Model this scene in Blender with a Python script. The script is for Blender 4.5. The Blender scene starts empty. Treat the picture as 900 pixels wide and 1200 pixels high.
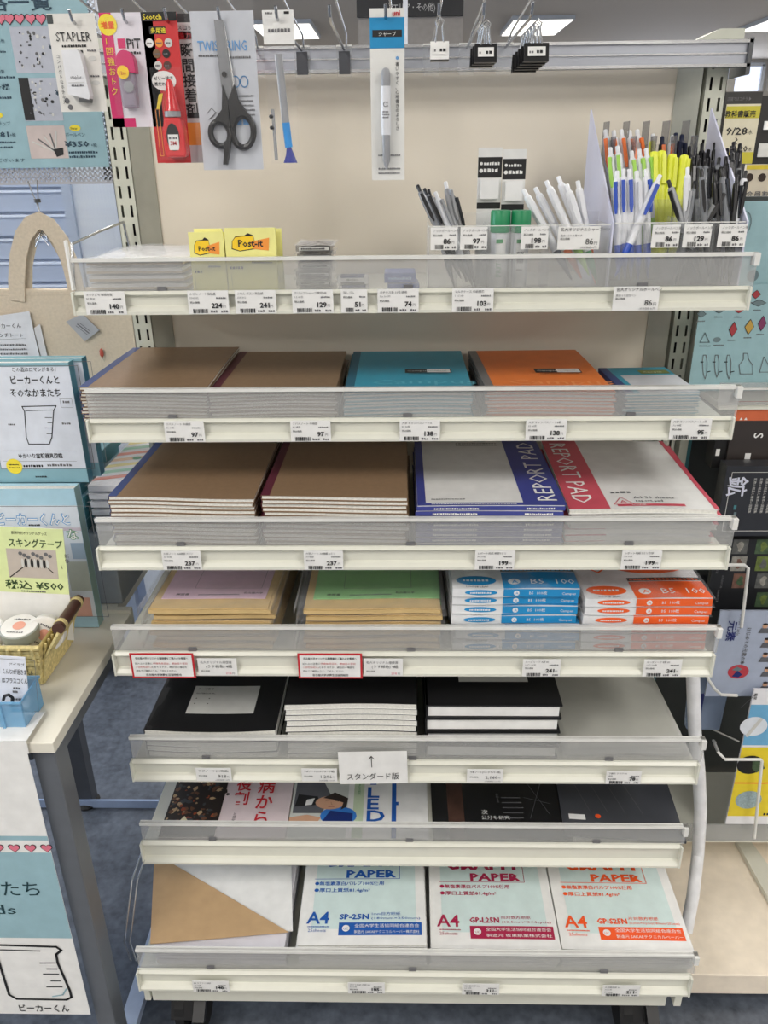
import bpy, math, random
from math import sin, cos, pi, radians as R
from mathutils import Vector as V3, Matrix
random.seed(7)
sc = bpy.context.scene
COL = sc.collection

# ------------------------------------------------------------------ camera
F_PX = 933.0
CAM = V3((-0.0127, -1.345, 1.42))
PITCH, YAW, ROLL = R(23.85), R(-1.38), R(-0.70)
_F = V3((sin(YAW)*cos(PITCH), cos(YAW)*cos(PITCH), -sin(PITCH)))
_r = V3((cos(YAW), -sin(YAW), 0)); _u = _r.cross(_F)
_RT = cos(ROLL)*_r + sin(ROLL)*_u
_UP = -sin(ROLL)*_r + cos(ROLL)*_u
cd = bpy.data.cameras.new('camera'); cam = bpy.data.objects.new('camera', cd); COL.objects.link(cam)
cd.sensor_fit = 'VERTICAL'; cd.sensor_height = 24.0; cd.lens = 24.0*F_PX/1200.0
cd.clip_start = 0.05; cd.clip_end = 60
m3 = Matrix((_RT, _UP, -_F)).transposed()
cam.matrix_world = Matrix.Translation(CAM) @ m3.to_4x4()
sc.camera = cam

def at(px, py, x=None, y=None, z=None):
    """where the line of sight through a photograph pixel meets a world plane"""
    d = _F + _RT*((px-450)/F_PX) + _UP*((600-py)/F_PX)
    if y is not None: t = (y-CAM.y)/d.y
    elif z is not None: t = (z-CAM.z)/d.z
    else: t = (x-CAM.x)/d.x
    return CAM + d*t
def X(px, py, y): return at(px, py, y=y).x
def Z(px, py, y): return at(px, py, y=y).z

# ------------------------------------------------------------------ world, lights, exposure
w = bpy.data.worlds.new('world'); sc.world = w; w.use_nodes = True
w.node_tree.nodes['Background'].inputs[0].default_value = (0.75, 0.82, 0.95, 1)
w.node_tree.nodes['Background'].inputs[1].default_value = 0.6
sc.view_settings.view_transform = 'Standard'; sc.view_settings.look = 'None'
sc.view_settings.exposure = -0.34; sc.view_settings.gamma = 1.0
sc.view_settings.use_curve_mapping = False
ROOM = (-5.3, 5.6, -5.6, 12.6, 2.75)
LAMPS = [(x, y) for y in (-4.55, -1.9, .75, 3.4, 6.05, 8.7, 11.35) for x in (-3.95, -1.25, 1.45, 4.15)]
def area(name, loc, rot, sx, sy, watt, col):
    l = bpy.data.lights.new(name, 'AREA'); l.shape = 'RECTANGLE'; l.size = sx; l.size_y = sy
    l.energy = watt; l.color = col
    o = bpy.data.objects.new(name, l); COL.objects.link(o); o.location = loc; o.rotation_euler = rot
    return o
for i, (x, y) in enumerate(LAMPS):
    area('ceiling_lamp_light', (x, y, ROOM[4]-0.06), (0, 0, 0), 0.6, 1.1, 40 if y < 1 else 34, (1.0, 0.965, 0.92))
area('daylight', (ROOM[0]+0.15, 1.2, 1.5), (0, R(-90), 0), 1.8, 5.0, 190, (0.62, 0.78, 1.0))
area('daylight', (4.3, ROOM[3]-0.2, 1.9), (R(-90), 0, 0), 2.4, 1.0, 30, (0.75, 0.85, 1.0))

# ------------------------------------------------------------------ materials
def lin(c):
    return tuple(((v/255)/12.92 if v/255 <= .04045 else ((v/255+.055)/1.055)**2.4) for v in c)
_mats = {}
def mat(name, col, rough=.55, metal=0., noise=.05, scale=40., alpha=1., bump=0., spec=.5, emit=0., coat=0.):
    if name in _mats: return _mats[name]
    m = bpy.data.materials.new(name); m.use_nodes = True; nt = m.node_tree; n = nt.nodes; L = nt.links
    b = n['Principled BSDF']; c = lin(col)
    tc = n.new('ShaderNodeTexCoord'); nz = n.new('ShaderNodeTexNoise'); nz.inputs['Scale'].default_value = scale
    nz.inputs['Detail'].default_value = 3
    L.new(tc.outputs['Object'], nz.inputs['Vector'])
    rp = n.new('ShaderNodeValToRGB'); rp.color_ramp.elements[0].position = .3; rp.color_ramp.elements[1].position = .7
    rp.color_ramp.elements[0].color = (*[v*(1-noise) for v in c], 1)
    rp.color_ramp.elements[1].color = (*[min(1, v*(1+noise)) for v in c], 1)
    L.new(nz.outputs['Fac'], rp.inputs['Fac']); L.new(rp.outputs['Color'], b.inputs['Base Color'])
    b.inputs['Roughness'].default_value = rough; b.inputs['Metallic'].default_value = metal
    b.inputs['Specular IOR Level'].default_value = spec
    b.inputs['Coat Weight'].default_value = coat
    if coat: b.inputs['Coat Roughness'].default_value = .08
    if emit:
        L.new(rp.outputs['Color'], b.inputs['Emission Color']); b.inputs['Emission Strength'].default_value = emit
    if bump:
        bp = n.new('ShaderNodeBump'); bp.inputs['Strength'].default_value = bump; bp.inputs['Distance'].default_value = .002
        L.new(nz.outputs['Fac'], bp.inputs['Height']); L.new(bp.outputs['Normal'], b.inputs['Normal'])
    if alpha < 1: b.inputs['Alpha'].default_value = alpha
    _mats[name] = m
    return m
def clear(name, col, base, rough, bump=0.):
    m = bpy.data.materials.new(name); m.use_nodes = True; nt = m.node_tree; n = nt.nodes; L = nt.links
    b = n['Principled BSDF']; b.inputs['Base Color'].default_value = (*lin(col), 1); b.inputs['Roughness'].default_value = rough
    tr = n.new('ShaderNodeBsdfTransparent'); mx = n.new('ShaderNodeMixShader'); fr = n.new('ShaderNodeLayerWeight'); fr.inputs['Blend'].default_value = .5
    pw = n.new('ShaderNodeMath'); pw.operation = 'POWER'; pw.inputs[1].default_value = 4.0; L.new(fr.outputs['Facing'], pw.inputs[0])
    ad = n.new('ShaderNodeMath'); ad.operation = 'ADD'; ad.use_clamp = True; ad.inputs[1].default_value = base
    tc = n.new('ShaderNodeTexCoord'); nz = n.new('ShaderNodeTexNoise'); nz.inputs['Scale'].default_value = 28; L.new(tc.outputs['Object'], nz.inputs['Vector'])
    if bump:
        bp = n.new('ShaderNodeBump'); bp.inputs['Strength'].default_value = bump; bp.inputs['Distance'].default_value = .004
        L.new(nz.outputs['Fac'], bp.inputs['Height']); L.new(bp.outputs['Normal'], b.inputs['Normal']); L.new(bp.outputs['Normal'], fr.inputs['Normal'])
    mu = n.new('ShaderNodeMath'); mu.operation = 'MULTIPLY'; mu.inputs[1].default_value = .5
    L.new(pw.outputs[0], mu.inputs[0]); L.new(mu.outputs[0], ad.inputs[0]); L.new(ad.outputs[0], mx.inputs['Fac'])
    L.new(tr.outputs[0], mx.inputs[1]); L.new(b.outputs[0], mx.inputs[2]); L.new(mx.outputs[0], n['Material Output'].inputs['Surface'])
    _mats[name] = m; return m
WHITE = mat('paper_white', (232, 232, 230), .7)
PAGE = mat('page_edges', (222, 221, 214), .8, noise=.08, scale=300)
CREAM = mat('enamel_cream', (218, 218, 206), .35, noise=.02)
PANEL = mat('panel_cream', (226, 218, 203), .6, noise=.015, scale=3)
INK = mat('ink_black', (28, 28, 30), .6)
GREYINK = mat('ink_grey', (105, 105, 108), .6)
STEEL = mat('steel', (190, 192, 195), .25, 1.)
DARKSTEEL = mat('dark_steel', (95, 97, 100), .35, .9)
BLACK = mat('black_plastic', (22, 22, 24), .35)
RUBBER = mat('black_rubber', (18, 18, 19), .6)
ACRYL = clear('clear_acrylic', (225, 228, 230), .08, .08)
GUARD = clear('hazy_clear_guard', (198, 199, 198), .36, .25)
GUARDEDGE = mat('guard_edge', (238, 238, 234), .25, alpha=.85)
FILM = clear('clear_film', (235, 236, 240), .02, .06, bump=1.)
BLACKP = mat('black_card', (20, 20, 22), .5)
RED = mat('print_red', (196, 38, 48), .5)
CRIM = mat('print_crimson', (168, 28, 72), .5)
ORANGE = mat('print_orange', (240, 88, 32), .5)
BLUE = mat('print_blue', (22, 86, 170), .5)
TEAL = mat('print_teal', (150, 184, 194), .6)
YELLOW = mat('print_yellow', (240, 220, 60), .6)
GREEN = mat('print_green', (46, 140, 78), .5)
PINK = mat('print_pink', (222, 120, 140), .6)

# ------------------------------------------------------------------ mesh builder
_tc = {}
def text_data(s, bold):
    k = (s, bold)
    if k not in _tc:
        c = bpy.data.curves.new('t', 'FONT'); c.body = s; c.resolution_u = 1 if len(s) > 3 else 2; c.size = 1; c.offset = .06 if bold > .2 else min(bold*.45, .016 if any(ord(q) > 255 for q in s) else .034)
        o = bpy.data.objects.new('t', c); COL.objects.link(o)
        dg = bpy.context.evaluated_depsgraph_get()
        m = bpy.data.meshes.new_from_object(o.evaluated_get(dg))
        vs = [v.co.copy() for v in m.vertices]; fs = [tuple(p.vertices) for p in m.polygons]
        bpy.data.objects.remove(o); bpy.data.curves.remove(c); bpy.data.meshes.remove(m)
        _tc[k] = (vs, fs)
    return _tc[k]
class MB:
    def __init__(s): s.v = []; s.f = []; s.mi = []; s.m = []
    def idx(s, m):
        if m not in s.m: s.m.append(m)
        return s.m.index(m)
    def add(s, vs, fs, m):
        b = len(s.v); s.v += [tuple(v) for v in vs]; i = s.idx(m)
        for f in fs: s.f.append(tuple(b+k for k in f)); s.mi.append(i)
        return s
    def box(s, x0, x1, y0, y1, z0, z1, m):
        return s.add([(x0,y0,z0),(x1,y0,z0),(x1,y1,z0),(x0,y1,z0),(x0,y0,z1),(x1,y0,z1),(x1,y1,z1),(x0,y1,z1)],
                     [(0,3,2,1),(4,5,6,7),(0,1,5,4),(1,2,6,5),(2,3,7,6),(3,0,4,7)], m)
    def prism(s, pts, a0, a1, axis, m):
        n = len(pts)
        def P(p, a):
            return {'x': (a, p[0], p[1]), 'y': (p[0], a, p[1]), 'z': (p[0], p[1], a)}[axis]
        vs = [P(p, a0) for p in pts] + [P(p, a1) for p in pts]
        fs = [tuple(range(n))[::-1], tuple(range(n, 2*n))] + [(i, (i+1) % n, n+(i+1) % n, n+i) for i in range(n)]
        return s.add(vs, fs, m)
    def tube(s, path, r, m, n=8, close=False):
        path = [V3(p) for p in path]; k = len(path); rings = []; last = None
        for i, p in enumerate(path):
            if close: d = path[(i+1) % k]-path[i-1]
            else: d = path[min(i+1, k-1)]-path[max(i-1, 0)]
            d.normalize()
            a = last if last else (V3((0,0,1)) if abs(d.z) < .9 else V3((1,0,0)))
            a = (a - d*a.dot(d)).normalized(); last = a; b = d.cross(a)
            rr = r[i] if isinstance(r, (list, tuple)) else r
            rings.append([p + (a*cos(2*pi*j/n)+b*sin(2*pi*j/n))*rr for j in range(n)])
        vs = [q for g in rings for q in g]; fs = []
        for i in range(k if close else k-1):
            for j in range(n):
                fs.append((i*n+j, i*n+(j+1) % n, ((i+1) % k)*n+(j+1) % n, ((i+1) % k)*n+j))
        if not close: fs += [tuple(range(n))[::-1], tuple(range((k-1)*n, k*n))]
        return s.add(vs, fs, m)
    def lathe(s, prof, m, n=16, c=(0,0,0)):
        vs = []; k = len(prof)
        for r, z in prof: vs += [(c[0]+r*cos(2*pi*j/n), c[1]+r*sin(2*pi*j/n), c[2]+z) for j in range(n)]
        fs = [(i*n+j, i*n+(j+1) % n, (i+1)*n+(j+1) % n, (i+1)*n+j) for i in range(k-1) for j in range(n)]
        fs += [tuple(range(n))[::-1], tuple(range((k-1)*n, k*n))]
        return s.add(vs, fs, m)
    def slab(s, x0, x1, y0, y1, z0, z1, m, warp=None, nx=8, ny=3):
        """a sheet or block, bent by warp(x, y)"""
        vs = []
        for zz in (z0, z1):
            for j in range(ny+1):
                for i in range(nx+1):
                    x = x0+(x1-x0)*i/nx; y = y0+(y1-y0)*j/ny
                    vs.append((x, y, zz+(warp(x, y) if warp else 0)))
        N = (nx+1)*(ny+1); fs = []
        g = lambda i, j, k: k*N+j*(nx+1)+i
        for j in range(ny):
            for i in range(nx):
                fs.append((g(i,j,1), g(i+1,j,1), g(i+1,j+1,1), g(i,j+1,1)))
                fs.append((g(i,j,0), g(i,j+1,0), g(i+1,j+1,0), g(i+1,j,0)))
        for i in range(nx):
            fs.append((g(i,0,0), g(i+1,0,0), g(i+1,0,1), g(i,0,1)))
            fs.append((g(i+1,ny,0), g(i,ny,0), g(i,ny,1), g(i+1,ny,1)))
        for j in range(ny):
            fs.append((g(0,j+1,0), g(0,j,0), g(0,j,1), g(0,j+1,1)))
            fs.append((g(nx,j,0), g(nx,j+1,0), g(nx,j+1,1), g(nx,j,1)))
        return s.add(vs, fs, m)
    def build(s, name, parent=None, loc=(0,0,0), rot=(0,0,0), smooth=False, bevel=0.):
        me = bpy.data.meshes.new(name); me.from_pydata(s.v, [], s.f)
        for m in s.m: me.materials.append(m)
        me.polygons.foreach_set('material_index', s.mi)
        if smooth: me.polygons.foreach_set('use_smooth', [True]*len(s.f))
        me.update()
        o = bpy.data.objects.new(name, me); COL.objects.link(o); o.location = loc; o.rotation_euler = rot
        if smooth:
            try: me.set_sharp_from_angle(angle=R(40))
            except Exception: pass
        if parent: o.parent = parent
        if bevel:
            bm = o.modifiers.new('bevel', 'BEVEL'); bm.width = bevel; bm.segments = 2; bm.limit_method = 'ANGLE'
        return o
class Fr:
    """a printed face: u to the right, v up, lifted along the face normal"""
    def __init__(s, mb, o, U=(1,0,0), V=(0,1,0), warp=None):
        s.mb = mb; s.o = V3(o); s.U = V3(U); s.V = V3(V); s.N = s.U.cross(s.V); s.warp = warp
    def P(s, u, v, l):
        p = s.o+s.U*u+s.V*v+s.N*l
        if s.warp: p = p + V3((0, 0, s.warp(p.x, p.y)))
        return p
    def poly(s, pts, m, l=.0004): s.mb.add([s.P(u, v, l) for u, v in pts], [tuple(range(len(pts)))], m)
    def rect(s, u0, v0, u1, v1, m, l=.0004, n=1):
        if s.warp: n = 8
        for i in range(n):
            a = u0+(u1-u0)*i/n; b = u0+(u1-u0)*(i+1)/n
            k = 3 if s.warp else 1
            for j in range(k):
                c = v0+(v1-v0)*j/k; d = v0+(v1-v0)*(j+1)/k
                s.poly([(a,c),(b,c),(b,d),(a,d)], m, l)
    def disc(s, u, v, r, m, l=.0006, n=20, ry=None):
        s.poly([(u+r*cos(2*pi*i/n), v+(ry or r)*sin(2*pi*i/n)) for i in range(n)], m, l)
    def line(s, pts, wd, m, l=.0008, close=False):
        pts = [V3((p[0], p[1], 0)) for p in pts]
        if close: pts.append(pts[0])
        for a, b in zip(pts, pts[1:]):
            d = b-a
            if d.length < 1e-9: continue
            d.normalize(); n = V3((-d.y, d.x, 0))*wd/2; a2 = a-d*wd*.3; b2 = b+d*wd*.3
            s.poly([(q.x, q.y) for q in (a2-n, b2-n, b2+n, a2+n)], m, l)
    def frame(s, u0, v0, u1, v1, wd, m, l=.0008): s.line([(u0,v0),(u1,v0),(u1,v1),(u0,v1)], wd, m, l, True)
    def text(s, t, u, v, size, m, l=.0010, rot=0, bold=0., align='L', sx=1., width=None):
        vs, fs = text_data(t, bold)
        if not vs: return
        mx = max(q.x for q in vs)
        if width: sx = width/(mx*size)
        off = {'L': 0, 'C': -mx/2, 'R': -mx}[align]
        c, sn = cos(rot), sin(rot); out = []
        for q in vs:
            a = (q.x+off)*size*sx; b = q.y*size
            out.append(s.P(u+a*c-b*sn, v+a*sn+b*c, l))
        s.mb.add(out, fs, m)
    def vtext(s, t, u, v, size, m, step=1.02, **k):
        for i, ch in enumerate(t): s.text(ch, u, v-i*size*step, size, m, **k)
    def bars(s, u0, v0, u1, v1, m, n=14, l=.0008, seed=1):
        r = random.Random(seed); u = u0
        while u < u1:
            wd = (u1-u0)/n*r.choice((.35, .6, .9)); s.poly([(u,v0),(min(u+wd,u1),v0),(min(u+wd,u1),v1),(u,v1)], m, l)
            u += wd+(u1-u0)/n*r.choice((.35, .6))
    def fine(s, u0, v, u1, h, m=None, seed=0, l=.0008):
        """a line of print too small to read"""
        r = random.Random(seed); u = u0
        while u < u1-h*.5:
            wd = h*r.uniform(.5, .95); s.poly([(u,v),(u+wd,v),(u+wd,v+h*r.uniform(.6,1)),(u,v+h*r.uniform(.7,1))], m or GREYINK, l); u += wd+h*.28
def card(mb, w_, h_, m, t=.0006, x0=None, z0=0):
    """an upright card in the xz plane facing -y; returns its printable frame (origin at lower left)"""
    x0 = -w_/2 if x0 is None else x0
    mb.box(x0, x0+w_, 0, t, z0, z0+h_, m)
    return Fr(mb, (x0, 0, z0), (1,0,0), (0,0,1))
def tag(o, label, cat, group=None, kind=None):
    if label: o['label'] = label
    if cat: o['category'] = cat
    if group: o['group'] = group
    if kind: o['kind'] = kind
    return o
def empty(name, loc, label, cat, group=None, rz=0.):
    o = bpy.data.objects.new(name, None); COL.objects.link(o); o.location = loc; o.rotation_euler = (0, 0, rz)
    o.empty_display_size = .05
    return tag(o, label, cat, group)
KIDS = {}
def kids(o): return [c for c in COL.objects if c.parent == o]
def dup(o, parent=None):
    c = o.copy(); COL.objects.link(c)
    if parent is not None: c.parent = parent
    for k in list(o.children): dup(k, c)
    return c

# ------------------------------------------------------------------ the room
x0, x1, y0, y1, H = ROOM
def struct(mb, name): o = mb.build(name); o['kind'] = 'structure'; return o
m = bpy.data.materials.new('vinyl_floor'); m.use_nodes = True; nt = m.node_tree; n = nt.nodes; L = nt.links; b = n['Principled BSDF']
tc = n.new('ShaderNodeTexCoord'); nz = n.new('ShaderNodeTexNoise'); nz.inputs['Scale'].default_value = 9; nz.inputs['Detail'].default_value = 8; nz.inputs['Roughness'].default_value = .7
nz2 = n.new('ShaderNodeTexNoise'); nz2.inputs['Scale'].default_value = 60; nz2.inputs['Detail'].default_value = 4
L.new(tc.outputs['Object'], nz.inputs['Vector']); L.new(tc.outputs['Object'], nz2.inputs['Vector'])
mx = n.new('ShaderNodeMix'); mx.data_type = 'FLOAT'; mx.inputs[0].default_value = .4
L.new(nz.outputs['Fac'], mx.inputs[2]); L.new(nz2.outputs['Fac'], mx.inputs[3])
rp = n.new('ShaderNodeValToRGB'); rp.color_ramp.elements[0].position = .35; rp.color_ramp.elements[1].position = .68
rp.color_ramp.elements[0].color = (*lin((56, 62, 71)), 1); rp.color_ramp.elements[1].color = (*lin((104, 111, 123)), 1)
L.new(mx.outputs[0], rp.inputs['Fac']); L.new(rp.outputs['Color'], b.inputs['Base Color']); b.inputs['Roughness'].default_value = .42
FLOOR = m
struct(MB().box(x0, x1, y0, y1, -.05, 0, FLOOR), 'floor')
CEIL = mat('ceiling_board', (196, 186, 174), .85, noise=.03, scale=60)
WALL = mat('wall_paint', (205, 200, 192), .8, noise=.02)
struct(MB().box(x0, x1, y0, y1, H, H+.05, CEIL), 'ceiling')
struct(MB().box(x0-.1, x0, y0, y1, 0, H, WALL), 'wall_left')
struct(MB().box(x1, x1+.1, y0, y1, 0, H, WALL), 'wall_right')
struct(MB().box(x0, x1, y1, y1+.1, 0, H, WALL), 'wall_back')
struct(MB().box(x0, x1, y0-.1, y0, 0, H, WALL), 'wall_front')
SKYW = mat('window_daylight', (222, 232, 255), .5, emit=1.15, noise=.02, scale=2)
FRAMEW = mat('window_frame_paint', (190, 194, 200), .4)
def window(name, horizontal, a0, a1, z0, z1, w0, n_):
    mb = MB(); fr = MB()
    if horizontal:
        mb.box(a0, a1, w0-.03, w0-.02, z0, z1, SKYW)
        for i in range(n_+1):
            a = a0+(a1-a0)*i/n_; fr.box(a-.025, a+.025, w0-.08, w0-.02, z0, z1, FRAMEW)
        for z in (z0, z1): fr.box(a0, a1, w0-.08, w0-.02, z-.025, z+.025, FRAMEW)
    else:
        mb.box(w0+.02, w0+.03, a0, a1, z0, z1, SKYW)
        for i in range(n_+1):
            a = a0+(a1-a0)*i/n_; fr.box(w0+.02, w0+.08, a-.025, a+.025, z0, z1, FRAMEW)
        for z in (z0, z1): fr.box(w0+.02, w0+.08, a0, a1, z-.025, z+.025, FRAMEW)
    o = struct(mb, name); f = fr.build('window_frame', o); return o
window('window_1', True, 3.2, 5.5, .9, 2.68, ROOM[3], 2)
window('window_2', False, -1.2, 4.8, .8, 2.3, ROOM[0], 5)
LAMPM = mat('lamp_diffuser', (255, 250, 240), .5, emit=3.0, noise=.0)
for i, (x, y) in enumerate(LAMPS):
    r_ = {-4.55: 'farthest behind the viewer', -1.9: 'above the aisle', .75: 'first beyond the display rack', 3.4: 'second beyond the rack', 6.05: 'third beyond the rack', 8.7: 'fourth beyond the rack', 11.35: 'nearest the back wall'}[y]
    c_ = ['over the window side', 'over the table side', 'over the pen rack side', 'over the book rack side'][i % 4]
    t = empty('ceiling_lamp', (x, y, H), 'ceiling lamp, row '+r_+', '+c_, 'ceiling lamp', 'recessed ceiling lamps')
    MB().box(-.32, .32, -.56, .56, -.04, 0, FRAMEW).build('housing', t)
    MB().box(-.3, .3, -.54, .54, -.044, -.04, LAMPM).build('diffuser', t)

# ------------------------------------------------------------------ display rack
rack = empty('display_rack', (0, .05, 0), 'cream steel display rack with seven stocked shelves, slotted uprights and casters', 'display rack')
def rk(mb, name, **k):
    o = mb.build(name, rack, loc=(0, -.05, 0), **k); return o
rk(MB().box(-.44, .44, .03, .045, .16, 1.56, PANEL), 'back_panel')
UPR = mat('upright_enamel', (202, 204, 190), .4, noise=.02)
VOID = mat('slot_interior', (30, 30, 30), .9)
def upright(cx):
    mb = MB(); wd = .032; xs = [-wd/2, -.0092, -.0055, .0055, .0092, wd/2]
    z = .16; p = .028; y = 0
    while z < 1.56:
        for i in range(5):
            a, b_ = cx+xs[i], cx+xs[i+1]
            if i in (1, 3):
                mb.add([(a,y,z),(b_,y,z),(b_,y,z+.005),(a,y,z+.005)], [(0,1,2,3)], UPR)
                mb.add([(a,y,z+.023),(b_,y,z+.023),(b_,y,z+p),(a,y,z+p)], [(0,1,2,3)], UPR)
            else: mb.add([(a,y,z),(b_,y,z),(b_,y,z+p),(a,y,z+p)], [(0,1,2,3)], UPR)
        z += p
    mb.box(cx-wd/2, cx-wd/2+.001, 0, .05, .16, z, UPR).box(cx+wd/2-.001, cx+wd/2, 0, .05, .16, z, UPR)
    mb.box(cx-wd/2+.001, cx+wd/2-.001, .045, .05, .16, z, VOID)
    rk(mb, 'upright')
upright(-.448); upright(.455)
STRIPM = mat('panel_edge_grey', (168, 168, 156), .5)
for s_ in (-1, 1):
    rk(MB().prism([(s_*.434, .0), (s_*.405, .026), (s_*.405, .031), (s_*.437, .031)], .16, 1.55, 'z', STRIPM), 'edge_channel')
RAILM = mat('hook_rail_steel', (172, 176, 186), .3, .75, noise=.08, scale=6)
mb = MB(); zr0, zr1 = Z(700, 81, -.03), Z(700, 49, -.03)
mb.box(-.47, .487, -.03, -.018, zr0, zr1, RAILM).box(-.47, .487, -.036, -.03, zr0, zr0+.004, STEEL).box(-.47, .487, -.036, -.03, zr1-.004, zr1, STEEL)
mb.box(-.47, .487, -.033, -.03, (zr0+zr1)/2-.001, (zr0+zr1)/2+.001, STEEL)
rk(mb, 'hook_rail')
for s_ in (-1, 1):
    rk(MB().prism([(s_*.475, zr1+.014), (s_*.44, zr1+.014), (s_*.41, zr1+.001), (s_*.475, zr1+.001)], -.03, .04, 'y', UPR), 'rail_cap')
    rk(MB().box(s_*.485-.003, s_*.485+.003, -.036, .03, zr0-.01, zr1+.002, DARKSTEEL), 'rail_end')

# (front y, lip bottom z, lip top z, x shift)
SH = {1: (-.256, 1.233, 1.263, -.003), 2: (-.275, 1.059, 1.091, -.004), 3: (-.325, .882, .916, 0), 4: (-.337, .707, .745, .001),
      5: (-.348, .510, .548, .004), 6: (-.354, .336, .380, -.001), 7: (-.463, .172, .213, .003)}
def shelf(i):
    yf, zb, zt, dx = SH[i]; s = zt-.012
    mb = MB().box(-.45, .45, yf+.002, .0, s-.012, s, CREAM)
    mb.box(-.45, .45, yf+.002, yf+.006, zb, s, CREAM)
    o = mb.build('shelf', rack, loc=(dx, -.05, 0))
    rl = MB(); y = yf
    rl.prism([(y+.002, zb), (y+.002, zt), (y-.002, zt), (y-.006, zt-.004), (y-.003, zt-.006), (y, zt-.008), (y+.0005, zb+.011), (y-.004, zb+.009), (y-.009, zb+.004), (y-.009, zb)], -.45, .45, 'x', CREAM)
    rl.box(-.45, -.447, y-.010, y, zb, zt, CREAM).box(.447, .45, y-.010, y, zb, zt, CREAM)
    rl.build('price_rail', o)
    g = MB(); gh = zt+(.042 if i != 6 else .036)
    g.box(-.449, .456, yf+.004, yf+.0065, zt-.004, gh, GUARD)
    g.box(-.449, .456, yf+.001, yf+.0095, gh-.0045, gh, GUARDEDGE)
    g.box(.449, .456, yf-.004, yf+.009, gh-.016, gh, GUARDEDGE)
    g.build('clear_guard', o)
    for s_ in (-1, 1):
        bx = s_*.448
        MB().prism([(yf+.03, s-.012), (0, s-.05), (0, s-.002), (yf+.03, s-.002)], bx-.0015, bx+.0015, 'x', CREAM).build('bracket', o)
    for px in (-.33, .0, .31):
        MB().box(px-.006, px+.006, yf+.0005, yf+.004, zt-.002, zt+.005, GREYINK).build('guard_clip', o)
    return s
TOP = {i: shelf(i) for i in SH}
# base
mb = MB().box(-.435, .425, -.455, -.445, .124, .166, CREAM).box(-.435, .435, -.44, .05, .14, .155, CREAM)
mb.box(-.447, -.437, -.458, -.42, .128, .166, CREAM).box(.437, .449, -.458, -.42, .128, .166, CREAM)
rk(mb, 'base_skirt', bevel=.001)
def caster(x, y):
    mb = MB()
    for s_ in (-1, 1):
        mb.prism([(y+.045*cos(a), .052+.05*sin(a)) for a in [2*pi*k/24 for k in range(24)]], x+s_*.008, x+s_*.024, 'x', RUBBER)
    mb.prism([(y-.046, .06), (y-.02, .11), (y+.03, .115), (y+.05, .08), (y+.05, .06), (y, .10)], x-.03, x+.03, 'x', BLACK)
    mb.lathe([(.014, .10), (.014, .14)], DARKSTEEL, c=(x, y, 0)); mb.box(x-.03, x+.03, y-.03, y+.03, .133, .139, DARKSTEEL)
    mb.prism([(y-.06, .075), (y-.03, .10), (y-.02, .09), (y-.05, .065)], x+.012, x+.032, 'x', BLACK)
    o = rk(mb, 'caster', smooth=False)
for x in (-.385, .30+.09): caster(x, -.40); caster(x, .0)
# wires at the shelf ends
def wire(pts, r=.0016, m=STEEL, name='side_wire'): return rk(MB().tube(pts, r, m), name, smooth=True)
yf = SH[1][0]
wire([(-.452, yf+.005, 1.27), (-.452, yf+.02, 1.322), (-.452, -.12, 1.33), (-.45, -.02, 1.335), (-.448, -.01, 1.29)], .002)
rk(MB().box(-.4535, -.4505, yf-.003, yf+.004, 1.265, 1.328, WHITE), 'end_plate')
for k, xx in enumerate((-.462, -.453)):
    wire([(xx, -.45, .215), (xx-.004, -.45, .26), (xx+.004, -.40, .34), (xx+.004, -.05, .36)], .0015)

# ------------------------------------------------------------------ price tags
def price_tag(px, row, price, line1, line2='', w_=.056, big=False, label=None, y=None, zc=None, small=True, hh=None):
    yf, zb, zt, dx = SH.get(row, SH[1])
    h_ = hh or .0305
    if y is None: y = yf-.0098; z = zb+.0008; pyy = {1: 352, 2: 503, 3: 653, 4: 778, 5: 902, 7: 1148}[row]
    else: z = zc; pyy = 270
    x = X(px, pyy, y)
    mb = MB(); f = card(mb, w_, h_, WHITE, .0007)
    f.text(line1, .003, h_-.0055, .0038 if not big else .005, INK if big else GREYINK, bold=.01)
    if line2: f.text(line2, .003, h_-(.0105 if not big else .0125), .0034, GREYINK)
    f.text('税込価格', .003, h_-.0165 if w_ > .045 else h_-.0112, .0032, INK, bold=.01)
    if big:
        f.text(price, w_-.0085, .0065, .0105, INK, align='R')
        f.text('円', w_-.0075, .0065, .005, GREYINK)
        f.text('(本体価格 %s円)' % price, w_-.003, .0015, .0032, GREYINK, align='R')
    else:
        f.text(price, w_-.009, .0080, .0088, INK, align='R', bold=.07, sx=1.08)
        f.text('円', w_-.008, .0085, .004, GREYINK)
        f.bars(.006, .0012, w_*.48, .0068, INK, 12, seed=px); f.fine(w_*.54, .002, w_*.72, .0032, GREYINK, px)
        f.fine(w_*.8, .002, w_*.95, .003, GREYINK, px+1); f.fine(w_*.7, h_-.0105, w_*.93, .0022, GREYINK, px+2)
    o = mb.build('price_tag', loc=(x, y, z))
    return tag(o, label, 'price tag', 'price tags along the shelf edges')
for px, p, a, b_, lb in [
    (123, '140', 'タックメモ 事務用箋', 'B7 無地', 'white price tag reading 140 yen on the top shelf edge'),
    (244, '224', 'ふせん ノート強粘着', '5541302', 'white price tag reading 224 yen below the yellow sticky pads'),
    (299.5, '241', 'ふせん ポスト再生紙', '6541302', 'white price tag reading 241 yen below the larger yellow sticky pad'),
    (366.5, '129', 'クリップシャープ替芯HB', '0.5 40本', 'white price tag reading 129 yen below the lead refill packs'),
    (466.5, '74', 'ホチキス針 10号 徳用', 'No.10 1M', 'white price tag reading 74 yen below the blue staple boxes'),
    (554, '103', 'マルチケース 中紙替芯', '1 0.5 HB', 'white price tag reading 103 yen below the divided acrylic bin')]:
    price_tag(px, 1, p, a, b_, label=lb, w_=.0545)
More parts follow.
